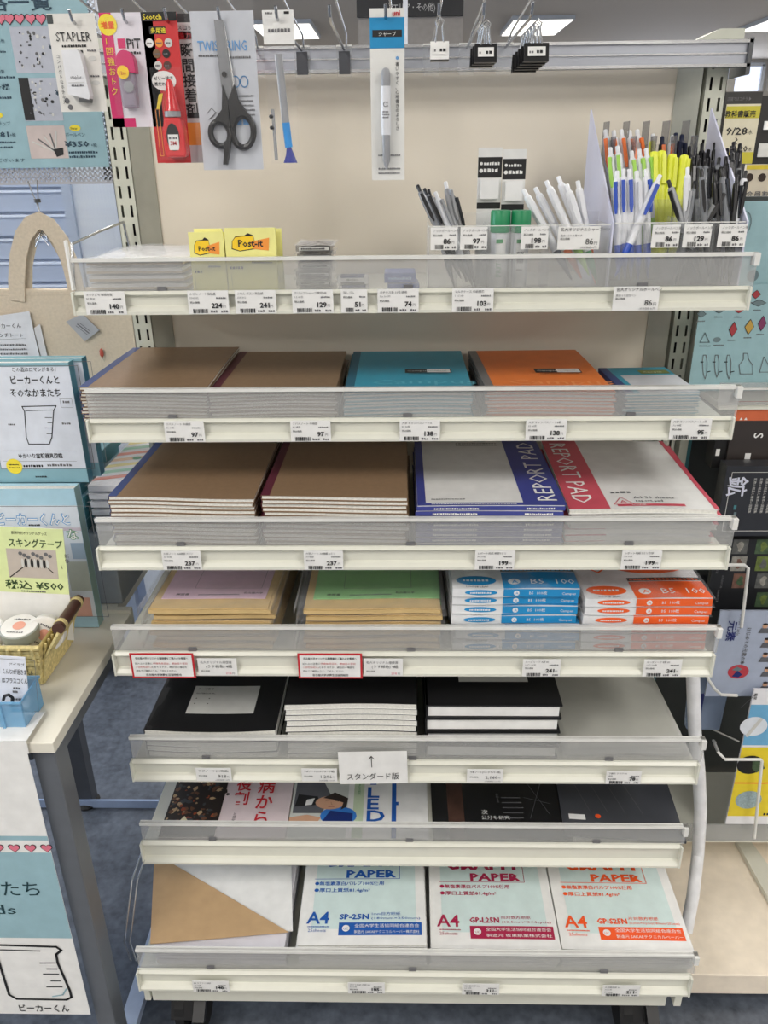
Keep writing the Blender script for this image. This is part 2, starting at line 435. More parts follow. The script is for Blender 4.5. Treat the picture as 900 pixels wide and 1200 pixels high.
price_tag(415, 1, '51', '消しゴム', '', w_=.035, label='narrow white price tag reading 51 yen below the small eraser')
price_tag(745, 1, '86', '名大オリジナルボールペン', '黒赤 0.7 油性ペン', big=True, w_=.06, hh=.031, label='white price tag reading 86 yen in thin large figures on the top shelf edge')
for px, p, a, b_, lb in [
    (216, '97', 'ツバメノート 中横罫', 'B5 30枚', 'white price tag reading 97 yen below the blue-spined small notebooks'),
    (364, '97', 'ツバメノート 中横罫', 'B5 横罫', 'white price tag reading 97 yen below the maroon-spined small notebooks'),
    (492, '138', '大学 キャンパスノートA', 'B5 40枚', 'white price tag reading 138 yen below the teal notebooks'),
    (640, '138', '大学 キャンパスノートB罫', 'B5 40枚', 'white price tag reading 138 yen below the orange notebooks'),
    (809, '95', '大学 キャンパスノート 6号', 'A6 48枚', 'white price tag reading 95 yen below the small memo books')]:
    price_tag(px, 2, p, a, b_, label=lb)
for px, p, a, b_, lb in [
    (212.5, '237', '大学ノート A4横罫 7ミリ', 'A4 40枚', 'white price tag reading 237 yen below the blue-spined large notebooks'),
    (379, '237', '大学ノート A4横罫 6ミリ', 'A4 横罫', 'white price tag reading 237 yen below the maroon-spined large notebooks'),
    (580, '199', 'レポート用紙 横罫7ミリ', 'A4 50枚', 'white price tag reading 199 yen below the blue report pads'),
    (752, '199', 'レポート用紙 5ミリ方眼', 'A4 50枚', 'white price tag reading 199 yen below the red report pads')]:
    price_tag(px, 3, p, a, b_, label=lb)
price_tag(635, 4, '241', 'ルーズリーフ A罫 B5', '26穴 100枚', label='white price tag reading 241 yen below the blue loose-leaf packs')
price_tag(777, 4, '241', 'ルーズリーフ B罫 B5', '26穴 100枚', label='white price tag reading 241 yen below the orange loose-leaf packs')
def hand_tag(px, y_, lab, big):
    mb = MB(); f = card(mb, .059, .0305, WHITE, .0007)
    f.text('名大オリジナル履歴書', .004, .0225, .0048, GREYINK); f.text(big, .012, .0145, .0062, INK)
    f.text('税込価格', .004, .0075, .0034, INK); f.text('216', .05, .003, .006, PINK, align='R'); f.text('円', .051, .003, .004, GREYINK)
    yf, zb, zt, dx = SH[4]
    tag(mb.build('price_tag', loc=(X(px, 778, yf-.0098), yf-.0098, zb+.0015)), lab, 'price tag', 'price tags along the shelf edges')
hand_tag(254.5, 778, 'handwritten white price tag beside the red-framed notice under the pink packs', '(うす桃色) 4組')
hand_tag(449, 778, 'handwritten white price tag beside the red-framed notice under the green packs', '(うす緑色) 4組')
def red_notice(px, label):
    mb = MB(); w_, h_ = .0965, .0445; f = card(mb, w_, h_, RED, .0008)
    f.rect(.003, .003, w_-.003, h_-.003, WHITE)
    f.text('名古屋大学オリジナル履歴書をご購入のお客様へ', w_/2, .0345, .0043, INK, align='C', bold=.02, width=.080)
    f.text('記入上の注意に「', .007, .0255, .0038, INK); f.text('中途年月日は、提出日の翌日', .034, .0255, .0038, RED, width=.052)
    f.text('の日付を記入」', .007, .019, .0038, RED); f.text('とありますが、提出日の確認を', .031, .019, .0038, INK, width=.054)
    f.text('改めてご確認のうえ、ご記入ください。', .007, .0125, .0038, INK, width=.062)
    f.text('名古屋大学消費生活協同組合', w_/2, .005, .0042, INK, align='C', bold=.02)
    yf, zb, zt, dx = SH[4]
    return tag(mb.build('notice', loc=(X(px, 772, yf-.012), yf-.012, zb-.002)), label, 'notice', 'red-framed notices')
red_notice(189.5, 'red-framed white notice card under the pink packs'); red_notice(386.5, 'red-framed white notice card under the green packs')
for px, p, a, lb in [(250, '918', 'ラボノート(10冊組)', 'white tag reading 918 yen below the low stack of black notebooks'),
                 (374, '1,296', 'ラボノート(スタンダード版)', 'white tag reading 1,296 yen beside the arrow sign'),
                 (568.5, '2,160', 'ラボノート(ハードカバー版)', 'white tag reading 2,160 yen below the hardcover black books')]:
    yf, zb, zt, dx = SH[5]; mb = MB(); w_, h_ = .0565, .026; f = card(mb, w_, h_, WHITE, .0007)
    f.text(a, w_/2, h_-.0065, .0042, INK, align='C', bold=.02, width=w_*.86)
    f.text('税込価格', .004, .010, .0035, INK); f.text(p, w_-.0085, .0075, .0088, INK, align='R'); f.text('円', w_-.0075, .008, .004, GREYINK)
    f.text('(本体価格 %s円)' % p, w_-.003, .0015, .0032, GREYINK, align='R')
    tag(mb.build('price_tag', loc=(X(px, 904, yf-.0098), yf-.0098, zb+.003)), lb, 'price tag', 'price tags along the shelf edges')
price_tag(732, 5, '78', '下敷き クリア B5', '透明', w_=.055, hh=.026, label='white price tag reading 78 yen below the glossy clear sheets')
for px, p, a, lb in [(246, '140', 'B4 クラフト用紙', 'white price tag reading 140 yen on the bottom shelf edge'),
                 (429, '185', 'グラフ用紙 方眼 A4', 'white price tag reading 185 yen below the blue-printed graph pads'),
                 (564, '211', '両対数方眼 A4', 'white price tag reading 211 yen below the crimson-printed graph pads'),
                 (730, '211', '片対数方眼 A4', 'white price tag reading 211 yen below the orange-printed graph pads')]:
    price_tag(px, 7, p, a, 'A4 25枚', w_=.060, hh=.026, label=lb)
# arrow sign
mb = MB(); f = card(mb, .108, .064, WHITE, .0008)
f.line([(.052, .034), (.052, .055)], .0011, INK); f.line([(.048, .050), (.052, .0558), (.056, .050)], .0011, INK)
f.text('スタンダード版', .011, .010, .0145, INK, width=.083)
yf, zb, zt, dx = SH[5]
tag(mb.build('arrow_sign', loc=(X(438, 905, yf-.012), yf-.012, zb+.001), rot=(0, R(-1.5), 0)), 'white handwritten card with an upward arrow on the shelf of black notebooks', 'sign')

# ------------------------------------------------------------------ notebooks and paper in stacks
ORD = ['topmost', 'second', 'third', 'fourth', 'fifth', 'sixth', 'seventh', 'eighth', 'ninth', 'tenth', 'eleventh', 'twelfth']
def stack(proto_fn, n_, px, py, yfront, z0, th, group, label_top, label_rest, cat, jit=.003, rot=0., rj=.8, dx_list=None, lift=.0012):
    """n_ things lying on one another; the front edge stands at yfront, its middle at pixel px"""
    x = X(px, py, yfront); o = proto_fn(); r = random.Random(px*7+n_)
    obs = []
    for k in range(n_):
        c = o if k == n_-1 else dup(o)
        obs.append(c)
        last = (k == n_-1)
        j = 0 if last else jit
        c.location = (x+r.uniform(-j, j)+(dx_list[k] if dx_list else 0), yfront+(0 if last else r.uniform(0, j)), z0+lift+k*(th+.0003))
        c.rotation_euler = (0, 0, R(rot+(0 if last else r.uniform(-rj, rj))))
        tag(c, label_top if last else '%s, %s from top' % (label_rest, ORD[n_-1-k]), cat, group)
    return obs
def notebook(name, w_, d_, th, cover, tape, cat, warp=None, tape_w=.012, prt=None, cov_t=.0008, under=None):
    """origin at the middle of the lower front edge, depth towards +y"""
    def make():
        t = bpy.data.objects.new(name, None); COL.objects.link(t)
        MB().slab(-w_/2+.001, w_/2-.001, .0008, d_-.001, cov_t, th-cov_t-.0002, PAGE, warp).build('pages', t)
        mb = MB().slab(-w_/2, w_/2, 0, d_, th-cov_t-.0002, th-.0002, cover, warp).slab(-w_/2, w_/2, 0, d_, 0, cov_t, under or cover, warp)
        if prt: prt(Fr(mb, (-w_/2, 0, th-.0002), warp=warp))
        mb.build('cover', t)
        if tape:
            xa, xb = -w_/2-.0006, -w_/2+tape_w
            mb = MB().slab(xa, xb, .0004, d_, th-.0003, th-.0001, tape, warp, nx=2).slab(xa, xb, .0004, d_, 0, .0002, tape, warp, nx=2)
            mb.slab(xa, xa+.0005, .0004, d_, .0002, th-.0003, tape, warp, nx=1); mb.build('spine_tape', t)
        return t
    return make
KRAFT = mat('kraft_cover', (138, 112, 86), .42, noise=.06, scale=120)
NAVY = mat('navy_tape', (52, 70, 120), .5)
MAROON = mat('maroon_tape', (92, 34, 52), .5)
TEALC = mat('teal_cover', (50, 150, 176), .45)
ORANC = mat('orange_cover', (226, 122, 52), .45)
GREYT = mat('grey_tape', (112, 112, 112), .5)
wp1 = lambda x, y: .0022*(cos(x*14+.8)-1)*max(0, 1-y*6) + .0012*sin(y*9)
wp2 = lambda x, y: .0016*sin(x*22+1.0)*max(0, 1-y*4)
S2 = TOP[2]; yf2 = SH[2][0]+.012
stack(notebook('notebook', .179, .252, .0046, KRAFT, NAVY, 'notebook', wp1), 10, 167, 455, yf2, S2, .0047, 'small brown notebooks with navy spines',
      'brown notebook with navy spine on top of the stack nearest the teal book', 'brown navy-spined notebook in the small stack, second shelf', 'notebook', dx_list=[(10-k)*-.0002 for k in range(10)], lift=.0055)
stack(notebook('notebook', .179, .252, .0046, KRAFT, MAROON, 'notebook', wp2), 9, 318, 460, yf2, S2, .0047, 'small brown notebooks with maroon spines',
      'brown notebook with maroon spine on top of the stack beside the teal notebooks', 'brown maroon-spined notebook in the small stack, second shelf', 'notebook', lift=.003)
def campus(col2):
    def p(f):
        f.text('Campus', .035, .035, .036, col2, sx=1.3, l=.0002)
        f.rect(.085, .098, .155, .122, BLACKP, .0004); f.rect(.118, .1, .153, .12, WHITE, .0006)
        f.text('Campus', .088, .106, .010, WHITE, l=.0007); f.text('NOTEBOOK', .12, .107, .005, INK)
        f.fine(.09, .09, .15, .0028, INK, 3)
    return p
TEAL2 = mat('teal_light_print', (96, 178, 196), .45); OR2 = mat('orange_light_print', (236, 150, 92), .45)
stack(notebook('notebook', .179, .252, .0046, TEALC, mat('dark_teal_tape', (40, 100, 122), .5), 'notebook', wp2, prt=campus(TEAL2)), 9, 479, 460, yf2, S2, .0046, 'teal notebooks',
      'teal notebook with a white and black title patch topping its stack', 'teal notebook lower in the stack on the second shelf', 'notebook', lift=.003)
stack(notebook('notebook', .179, .252, .0046, ORANC, GREYT, 'notebook', wp1, prt=campus(OR2)), 8, 647, 455, yf2+.004, S2, .0047, 'orange notebooks',
      'orange notebook with a white and black title patch topping its stack', 'orange notebook lower in the stack on the second shelf', 'notebook', rot=1.5, jit=.005, lift=.0055)
def memo(f):
    f.rect(.02, 0, .105, .10, mat('memo_silver', (196, 200, 206), .4), .0003)
    f.rect(.055, .108, .1, .13, mat('olive_patch', (120, 130, 60), .5), .0003); f.text('Campus', .06, .114, .009, WHITE, l=.0005)
stack(notebook('memo_book', .105, .148, .004, TEALC, NAVY, 'memo book', None, prt=memo), 8, 778, 455, yf2+.02, S2, .0042, 'small memo books',
      'small silver and teal memo book on top beside the orange notebooks', 'small memo book lower in its short stack', 'memo book', rot=2)
S3 = TOP[3]; yf3 = SH[3][0]+.012
wp3 = lambda x, y: .004*(.5-x*3)*max(0, 1-y*5)*.6
stack(notebook('notebook', .207, .297, .0062, KRAFT, NAVY, 'notebook', lambda x, y: -.0022*sin(x*18)*max(0, 1-y*4)+.001), 12, 213, 592, yf3, S3, .0063, 'large brown notebooks with navy spines',
      'large brown notebook with navy spine on top of its stack on the third shelf', 'large brown navy-spined notebook lower in the stack', 'notebook', lift=.003)
stack(notebook('notebook', .207, .297, .0062, KRAFT, MAROON, 'notebook', lambda x, y: -.002*sin(x*14)*max(0, 1-y*4)+.001), 12, 392, 592, yf3+.002, S3, .0063, 'large brown notebooks with maroon spines',
      'large brown notebook with maroon spine on top of its stack on the third shelf', 'large brown maroon-spined notebook lower in the stack', 'notebook', lift=.003)
INDIGO = mat('report_indigo', (60, 68, 142), .45); ROSE = mat('report_rose', (200, 80, 96), .45); PADW = mat('pad_white', (222, 222, 220), .5)
def repblue(f):
    f.rect(.0, 0, .012, .297, INDIGO, .0003); f.rect(.150, 0, .21, .297, INDIGO, .0003); f.rect(.012, 0, .15, .010, INDIGO, .0003)
    f.text('REPORT PAD', .199, .012, .040, WHITE, rot=pi/2, width=.255)
    f.fine(.07, .262, .14, .0045, GREYINK, 5); f.fine(.07, .253, .14, .003, GREYINK, 6); f.fine(.02, .02, .07, .0035, GREYINK, 8)
    f.fine(.02, .003, .14, .003, WHITE, 9)
def repred(f):
    f.rect(.0, 0, .058, .297, ROSE, .0003); f.rect(.203, 0, .21, .297, ROSE, .0003)
    f.text('REPORT PAD', .011, .283, .040, WHITE, rot=-pi/2, width=.262)
    f.line([(.066, .014), (.080, .040), (.094, .014)], .0012, ROSE, close=True); f.text('A', .0755, .018, .014, ROSE)
    f.text('A4 50 sheets', .098, .034, .011, GREYINK, bold=.03); f.text('report pad', .098, .0225, .009, INK, bold=.03); f.rect(.07, .008, .165, .016, ROSE, .0004)
    f.text('5mm方眼', .09, .0095, .005, WHITE); f.fine(.07, .055, .1, .008, GREYINK, 4)
mk = notebook('report_pad', .207, .297, .008, PADW, None, 'report pad', lambda x, y: .001*cos(x*12), prt=repblue, cov_t=.0016)
def padblue():
    t = mk(); MB().slab(-.1045, .1045, -.0006, .0, .0004, .0068, INDIGO, lambda x, y: .001*cos(x*12)).build('spine_tape', t)
    mb = MB(); f = Fr(mb, (-.1, -.0008, .001), (1,0,0), (0,0,1)); f.fine(.02, .0015, .085, .003, WHITE, 3, .0004); f.fine(.15, .0015, .19, .003, WHITE, 5, .0004)
    mb.build('edge_print', t); return t
stack(padblue, 8, 575, 602, yf3, S3, .0081, 'blue report pads', 'white report pad with an indigo title band, topmost of its stack', 'blue-edged report pad lower in the stack', 'report pad', jit=.0025, lift=.002)
stack(notebook('report_pad', .207, .297, .008, PADW, None, 'report pad', wp2, prt=repred, cov_t=.0012), 7, 753, 605, yf3+.003, S3, .0082, 'red report pads',
      'white report pad with a red title band, topmost of its stack', 'red report pad lower in the stack', 'report pad', rot=-1.5, jit=.006, rj=2, lift=.003)

# fourth shelf: resume packs in clear bags, loose-leaf packs
S4 = TOP[4]; yf4 = SH[4][0]+.019
ENV = mat('envelope_kraft', (202, 174, 122), .6, noise=.08); PINKP = mat('pale_pink_paper', (214, 184, 202), .7); GREENP = mat('pale_green_paper', (140, 196, 130), .7)
def respack(paper, w_, wide):
    def make():
        t = bpy.data.objects.new('resume_pack', None); COL.objects.link(t)
        wv = lambda x, y: .0012*sin(x*25+y*9)*max(0, 1-y*3)
        MB().slab(-w_/2, w_/2, 0, .27, 0, .006, ENV, wv).slab(-w_/2+.004, w_/2-.004, .003, .27, .0062, .0075, ENV, wv).build('envelope', t)
        mb = MB().slab(-w_/2+.012, w_/2-.012 if not wide else w_/2, .03, .262, .0082, .0092, paper, wv)
        f = Fr(mb, (-w_/2+.012, .03, .0094), warp=wv)
        f.text('名古屋大学', .125, .012, .006, INK, bold=.02); f.text('履歴書', .02, .008, .007, INK, bold=.02); f.fine(.055, .008, .12, .003, GREYINK, 2)
        f.frame(.045, .03, .15, .2, .0006, GREYINK); f.line([(.045, .08), (.15, .08)], .0005, GREYINK); f.line([(.045, .13), (.15, .13)], .0005, GREYINK)
        mb.build('form_paper', t)
        fv = lambda x, y: .0012*sin(x*40+y*23)*cos(y*31)
        MB().slab(-w_/2-.014, w_/2+.006, -.006, .28, .0118, .0120, FILM, fv, nx=14, ny=10).slab(-w_/2-.014, -w_/2-.0135, -.006, .28, 0, .009, FILM, fv).build('clear_bag', t)
        return t
    return make
stack(respack(PINKP, .185, False), 6, 246, 727, yf4, S4, .0122, 'pink resume packs', 'clear-bagged kraft envelope with pale pink form, top of its pile', 'pink resume pack lower in the pile', 'resume pack', jit=.006, rot=-1, rj=1.6, lift=.004)
stack(respack(GREENP, .205, True), 6, 436, 727, yf4, S4, .0122, 'green resume packs', 'clear-bagged kraft envelope with pale green form, top of its pile', 'green resume pack lower in the pile', 'resume pack', jit=.004, rj=1, lift=.004)
LLB = mat('loose_leaf_blue', (30, 140, 200), .3, coat=.6); LLO = mat('loose_leaf_orange', (238, 98, 38), .3, coat=.6); LLW = mat('loose_leaf_white', (226, 228, 230), .35, coat=.5)
def llpack(colr, ttl):
    def make():
        t = bpy.data.objects.new('loose_leaf_pack', None); COL.objects.link(t); w_, d_, th = .186, .262, .0145
        def bw(x, y): return .0012*sin(x*30)*max(0, 1-y*5)
        MB().slab(-w_/2, w_/2, 0, d_, .0002, th-.0004, LLW, bw, nx=10).build('paper_block', t)
        mb = MB()
        f = Fr(mb, (-w_/2, -.0002, 0), (1,0,0), (0,0,1))
        xs = .075
        f.rect(xs, .001, w_, th-.0008, colr, .0006, 6)
        f.text('B5  100枚', .112, .005, .0065, LLW); f.text('Campus', .160, .0045, .0062, LLW); f.disc(.094, .007, .0042, LLW, .0009); f.text('A', .0925, .005, .006, colr, l=.0012)
        f.disc(.042, .0072, .024, colr, .0007, ry=.0045); f.fine(.026, .0055, .058, .003, LLW, 3, .001)
        g = Fr(mb, (-w_/2, 0, th-.0004), warp=bw)
        g.rect(xs, 0, w_, .050, colr, .0004); g.text('B5  100', .115, .012, .022, LLW, width=.066); g.disc(.092, .02, .009, LLW, .0008); g.text('A', .0885, .0145, .014, colr, l=.001)
        g.disc(.036, .024, .030, colr, .0006, ry=.014); g.fine(.016, .021, .056, .006, LLW, 3, .001); g.text(ttl, .02, .003, .006, INK)
        g.rect(xs, .052, w_, .062, BLACKP, .0005); g.fine(xs+.003, .0535, w_-.003, .006, LLO if colr is LLO else LLB, 9, .0008)
        g.disc(.118, .105, .060, colr, .0006, ry=.030); g.text('Campus', .05, .075, .042, colr, rot=pi/2)
        g.fine(.09, .1, .15, .01, LLW, 4, .001)
        mb.build('label_print', t)
        fv = lambda x, y: bw(x, y)+.0008*sin(x*60+y*40)
        MB().slab(-w_/2-.004, w_/2+.004, -.003, d_, th-.0001, th+.0001, FILM, fv, nx=14, ny=6).build('clear_wrap', t)
        return t
    return make
stack(llpack(LLB, 'LOOSE LEAF'), 7, 602, 735, yf4, S4, .0152, 'blue loose-leaf packs', 'blue loose-leaf paper pack on top of its stack', 'blue loose-leaf pack lower in the stack', 'loose-leaf pack', jit=.007, rj=1.5, rot=-.8, lift=.0025)
stack(llpack(LLO, 'LOOSE LEAF'), 6, 756, 735, yf4, S4, .0150, 'orange loose-leaf packs', 'orange loose-leaf paper pack on top of its stack', 'orange loose-leaf pack lower in the stack', 'loose-leaf pack', jit=.002, rj=.5, lift=.0025)

# fifth shelf: black lab notebooks
S5 = TOP[5]; yf5 = SH[5][0]+.014
SILV = mat('label_silver', (206, 206, 202), .45)
def lab(u0, v0):
    def p(f):
        f.rect(u0, v0, u0+.112, v0+.075, SILV, .0004)
        f.text('テーマ番号', u0+.006, v0+.064, .0055, INK); f.text('NOTEBOOK No.', u0+.006, v0+.052, .0045, INK, bold=.02)
        for a in (0, .022):
            for b_ in (0, .014): f.text('・', u0+.004+a, v0+.022+b_, .01, INK, bold=.05)
    return p
wl = lambda x, y: .0045*((x/.105)**2)*max(0, 1-y*4)
stack(notebook('lab_notebook', .210, .297, .0100, BLACKP, mat('black_tape', (38, 38, 40), .4), 'lab notebook', wl, prt=lab(.055, .045), cov_t=.0005, under=WHITE), 5, 246, 860, yf5, S5, .0107, 'thin black lab notebooks',
      'black lab notebook with silver label, topping the low stack', 'black lab notebook lower in the low stack', 'notebook', jit=.0022, rj=.4)
stack(notebook('lab_notebook', .207, .297, .0102, BLACKP, None, 'lab notebook', wp2, prt=lab(.04, .085), cov_t=.0004, under=WHITE), 10, 411, 845, yf5, S5, .0105, 'standard black lab notebooks',
      'black lab notebook with silver label, topping the tall white-edged stack', 'black lab notebook lower in the tall white-edged stack', 'notebook', jit=.0012, rj=.3, lift=.003)
def hard():
    t = bpy.data.objects.new('hardcover_book', None); COL.objects.link(t); w_, d_, th = .212, .30, .0262
    MB().box(-w_/2+.003, w_/2-.004, .003, d_-.003, .0032, th-.0032, WHITE).build('pages', t)
    mb = MB().box(-w_/2, w_/2, 0, d_, th-.003, th, BLACKP).box(-w_/2, w_/2, 0, d_, 0, .003, BLACKP).box(-w_/2, -w_/2+.003, 0, d_, 0, th, BLACKP)
    lab(.055, .06)(Fr(mb, (-w_/2, 0, th))); mb.build('cover', t); return t
stack(hard, 4, 578, 850, yf5+.002, S5, .0264, 'hardcover black lab books', 'thick black hardcover book with silver label, topmost of its stack', 'thick black hardcover book lower in the stack', 'book', jit=.002, rj=.5)
# clear sheet pack beside them
SHEET = mat('clear_sheet_gloss', (214, 214, 206), .06, alpha=.55, noise=.02)
def clr():
    t = bpy.data.objects.new('clear_sheet', None); COL.objects.link(t)
    wv = lambda x, y: .002*sin(x*20+1)+.0015*sin(y*24)
    MB().slab(-.10, .10, 0, .28, .001, .0016, SHEET, lambda x, y: wv(x, y)+.003, nx=16, ny=16).build('sheet', t)
    o = t.children[0]; [setattr(p, 'use_smooth', True) for p in o.data.polygons]
    return t
stack(clr, 3, 738, 868, yf5+.004, S5, .0022, 'clear plastic sheets', 'glossy clear plastic sheet lying beside the hardcover books, topmost', 'clear plastic sheet beneath the topmost one', 'plastic sheet')

# sixth shelf: magazines lying flat
S6 = TOP[6]; yf6 = SH[6][0]+.014
def mag(name, pxa, pxb, label, draw, z=0., rot=0., base=WHITE, d_=.297, cat='magazine', coat=None):
    xa, xb = X(pxa, 968, yf6), X(pxb, 968, yf6); w_ = xb-xa
    mb = MB().box(-w_/2, w_/2, 0, d_*.95, 0, .004, base)
    draw(Fr(mb, (-w_/2, .026, .004)), w_); o = mb.build(name, loc=((xa+xb)/2, yf6, S6+z+.001), rot=(0, 0, R(rot)))
    return tag(o, label, cat, 'magazines on the sixth shelf')
MGP = mat('mag_gradient_pink', (222, 206, 208), .35, coat=.3); GLB = mat('gloss_black', (26, 26, 28), .25, coat=.5, noise=.3, scale=30); GLG = mat('gloss_charcoal', (66, 68, 74), .3, coat=.4, noise=.15, scale=12)
SKIN = mat('print_skin', (206, 160, 130), .5); HAIR = mat('print_hair', (44, 34, 30), .5); SUIT = mat('print_suit', (96, 98, 104), .5); SKY = mat('print_sky_blue', (50, 120, 200), .5)
def m1(f, w_):
    r = random.Random(5); cs = [mat('crowd_%s' % n_, c, .4) for n_, c in (('dark', (40, 32, 28)), ('brown', (110, 74, 52)), ('tan', (190, 160, 120)), ('slate', (66, 70, 72)), ('ember', (150, 70, 40)))]
    f.rect(0, -.0255, .095, .225, cs[0], .0004)
    for k in range(260):
        u, v = r.uniform(.003, .086+.02*sin(k)), r.uniform(.003, .26); s = r.uniform(.002, .006)
        f.poly([(u+s*r.uniform(.5, 1.3)*cos(a), v+s*r.uniform(.5, 1.3)*sin(a)) for a in (0, 1.2, 2.3, 3.4, 4.6)], r.choice(cs[1:] if u < .09 else cs[:2]), .0006+k*1e-6)
    f.poly([(.022, .0), (.05, .0), (.034, .022)], mat('crowd_cream', (220, 214, 180), .5), .001)
    f.vtext('病から', .152, .080, .038, RED, bold=.14, sx=.85); f.vtext('役割', .112, .086, .034, RED, bold=.14, sx=.85); f.vtext('と文化', .118, .024, .007, INK)
    f.text('の', .155, -.0, .01, RED)
def m2(f, w_):
    f.rect(.0, -.0255, .10, .225, mat('mag_pale', (206, 210, 204), .4, coat=.3), .0003)
    f.poly([(.004, .03), (.055, .03), (.07, .07), (.05, .115), (.004, .115)], SUIT, .0005); f.poly([(.006, .045), (.05, .05), (.045, .07), (.01, .075)], INK, .0006)
    f.disc(.068, .055, .026, SKIN, .0007, ry=.016); f.poly([(.055, .066), (.075, .08), (.1, .066), (.098, .045), (.088, .038), (.092, .055), (.075, .062)], HAIR, .0009)
    f.poly([(.026, .062), (.040, .066), (.036, .050), (.024, .048)], WHITE, .00065); f.poly([(.046, .060), (.058, .052), (.058, .046), (.046, .048)], SKIN, .00068); f.line([(.060, .060), (.067, .061)], .0012, HAIR, .00095); f.line([(.076, .060), (.083, .058)], .0012, HAIR, .00095); f.line([(.070, .056), (.071, .050), (.073, .050)], .0008, mat('print_skin_shade', (168, 118, 92), .5), .00095); f.line([(.066, .045), (.076, .045)], .0010, mat('print_lip', (150, 70, 60), .5), .00095)
    f.disc(.085, .024, .032, SKY, .0006, ry=.022); f.poly([(.0, 0), (.045, 0), (.055, .02), (.03, .026), (.0, .02)], SKIN, .0008); f.poly([(.058, .012), (.11, .012), (.11, .03), (.07, .036)], mat('print_navy', (22, 44, 110), .5), .0009)
    f.rect(.11, -.0255, .128, .225, mat('green_band', (190, 206, 176), .5), .0004); f.vtext('光の環境をまもる研究', .1165, .125, .0055, GREEN)
    f.vtext('LED', .132, .068, .036, BLUE, bold=.05, step=.78, sx=1.3); f.rect(.178, -.0255, .186, .115, BLUE, .0004); f.rect(.178, .05, .19, .058, BLUE, .0005)
    f.vtext('E', .137, .100, .026, BLUE, bold=.04)
def m3_(f, w_):
    f.rect(.028, -.0255, .056, .225, mat('photo_brown', (74, 52, 44), .4, noise=.4, scale=25), .0004)
    f.text('公分も研究', .085, .018, .010, WHITE); f.vtext('の伝え方', .115, .075, .006, GREYINK); f.text('次', .086, .03, .012, WHITE)
    for k in range(5): f.fine(.125, .02+k*.012, .16, .003, GREYINK, k)
    f.line([(.17, .12), (.205, .03)], .0006, GREYINK); f.line([(.205, .12), (.17, .02)], .0006, GREYINK); f.line([(.165, .07), (.21, .055)], .0006, GREYINK)
def m4(f, w_):
    f.rect(.012, .01, .04, .022, WHITE, .0004); f.disc(.062, .02, .005, ORANGE, .0004)
    for k in range(4): f.line([(.05+k*.03, .03), (.02+k*.03, .13)], .0006, GREYINK)
mag('magazine', 183, 333, 'magazine with a dark crowd photograph and red vertical title', m1, base=MGP, rot=.5)
mag('magazine', 334, 503, 'magazine showing a person in a grey suit and big blue LED letters', m2)
mag('magazine', 508, 674, 'glossy black magazine with small white lettering', m3_, base=GLB)
mag('magazine', 664, 806, 'dark grey glossy folder overlapping the black magazine', m4, z=.0045, base=GLG, rot=-4, cat='folder')
# bottom shelf
S7 = TOP[7]; yf7 = SH[7][0]+.012
PALE = mat('pale_mint_print', (206, 224, 222), .55)
def graph(colr, code, l2, l3, comp):
    def p(f):
        f.rect(.02, .03, .195, .27, PALE, .0003)
        f.text('A4', .012, .04, .032, colr, bold=.04); f.text('%ssheets' % '25', .015, .024, .0085, colr, l=.0011); f.fine(.014, .033, .05, .0025, colr, 3)
        f.rect(.066, .018, .204, .042, colr, .0005)
        f.text('全国大学生活協同組合連合会', .092, .0325, .0072, WHITE, width=.108, l=.0012); f.text(comp, .092, .0215, .0065, WHITE, width=.108, l=.0012)
        f.disc(.078, .031, .0062, WHITE, .0008); f.text('UC', .0738, .028, .006, colr, l=.0012)
        f.text(code, .066, .048, .014, colr, bold=.10, width=.05); f.text(l2, .119, .0555, .0070, colr, width=.05); f.text(l3, .119, .0475, .006, colr, width=.083)
        f.text('●無塩素漂白パルプ100%使用', .018, .117, .0088, colr, bold=.06, width=.122); f.text('●厚口上質紙81.4g/m²', .018, .103, .0088, colr, bold=.06, width=.098)
        f.line([(.018, .130), (.168, .130), (.168, .20)], .001, colr)
        f.text('PAPER', .072, .133, .022, colr, bold=.14, width=.090); f.text('GRAPH', .026, .158, .034, colr, bold=.14, width=.13)
    return p
for nm, px, c_, code, l2, l3, comp, wd, lb in [
    ('blue', 424, BLUE, 'SP-25N', '1mm目方眼紙', '(180mm×250mm)', '製造元 SAKAEテクニカルペーパー株式会社', .211, 'blue'),
    ('crimson', 581, CRIM, 'GP-L25N', '両対数方眼紙', '(62.5mm×3×4cycle)', '製造元 坂東紙業株式会社', .211, 'crimson'),
    ('orange', 736, ORANGE, 'GP-S25N', '片対数方眼紙', '(62mm×4cycle)(180mm×252mm)', '製造元 SAKAEテクニカルペーパー', .211, 'orange')]:
    wv = (lambda x, y: .001*sin(x*20))
    stack(notebook('graph_pad', wd, .294, .0052, WHITE, None, 'graph pad', wv, prt=graph(c_, code, l2, l3, comp)), 9 if nm == 'blue' else 8, px, 1115, yf7+.004, S7, .0054, nm+'-printed graph pads',
          'white A4 graph paper pad with %s print, top of its stack' % lb, 'graph paper pad lower in the %s-printed stack' % lb, 'graph pad', jit=.004, rot=(-.7 if nm == 'crimson' else -1 if nm == 'orange' else .3), rj=1)
LPINK = mat('cardstock_lilac', (226, 224, 232), .6); TAN = mat('cardstock_tan', (190, 158, 118), .6)
def board():
    t = bpy.data.objects.new('drawing_paper_pack', None); COL.objects.link(t)
    MB().box(-.115, .10, 0, .33, 0, .005, LPINK).build('paper_sheets', t)
    MB().box(-.112, .09, .0, .33, .0052, .0058, LPINK).build('cover_sheet', t)
    MB().slab(-.12, .105, -.004, .33, .0066, .0068, FILM, lambda x, y: .0008*sin(x*50+y*40), nx=12, ny=12).build('clear_wrap', t)
    return t
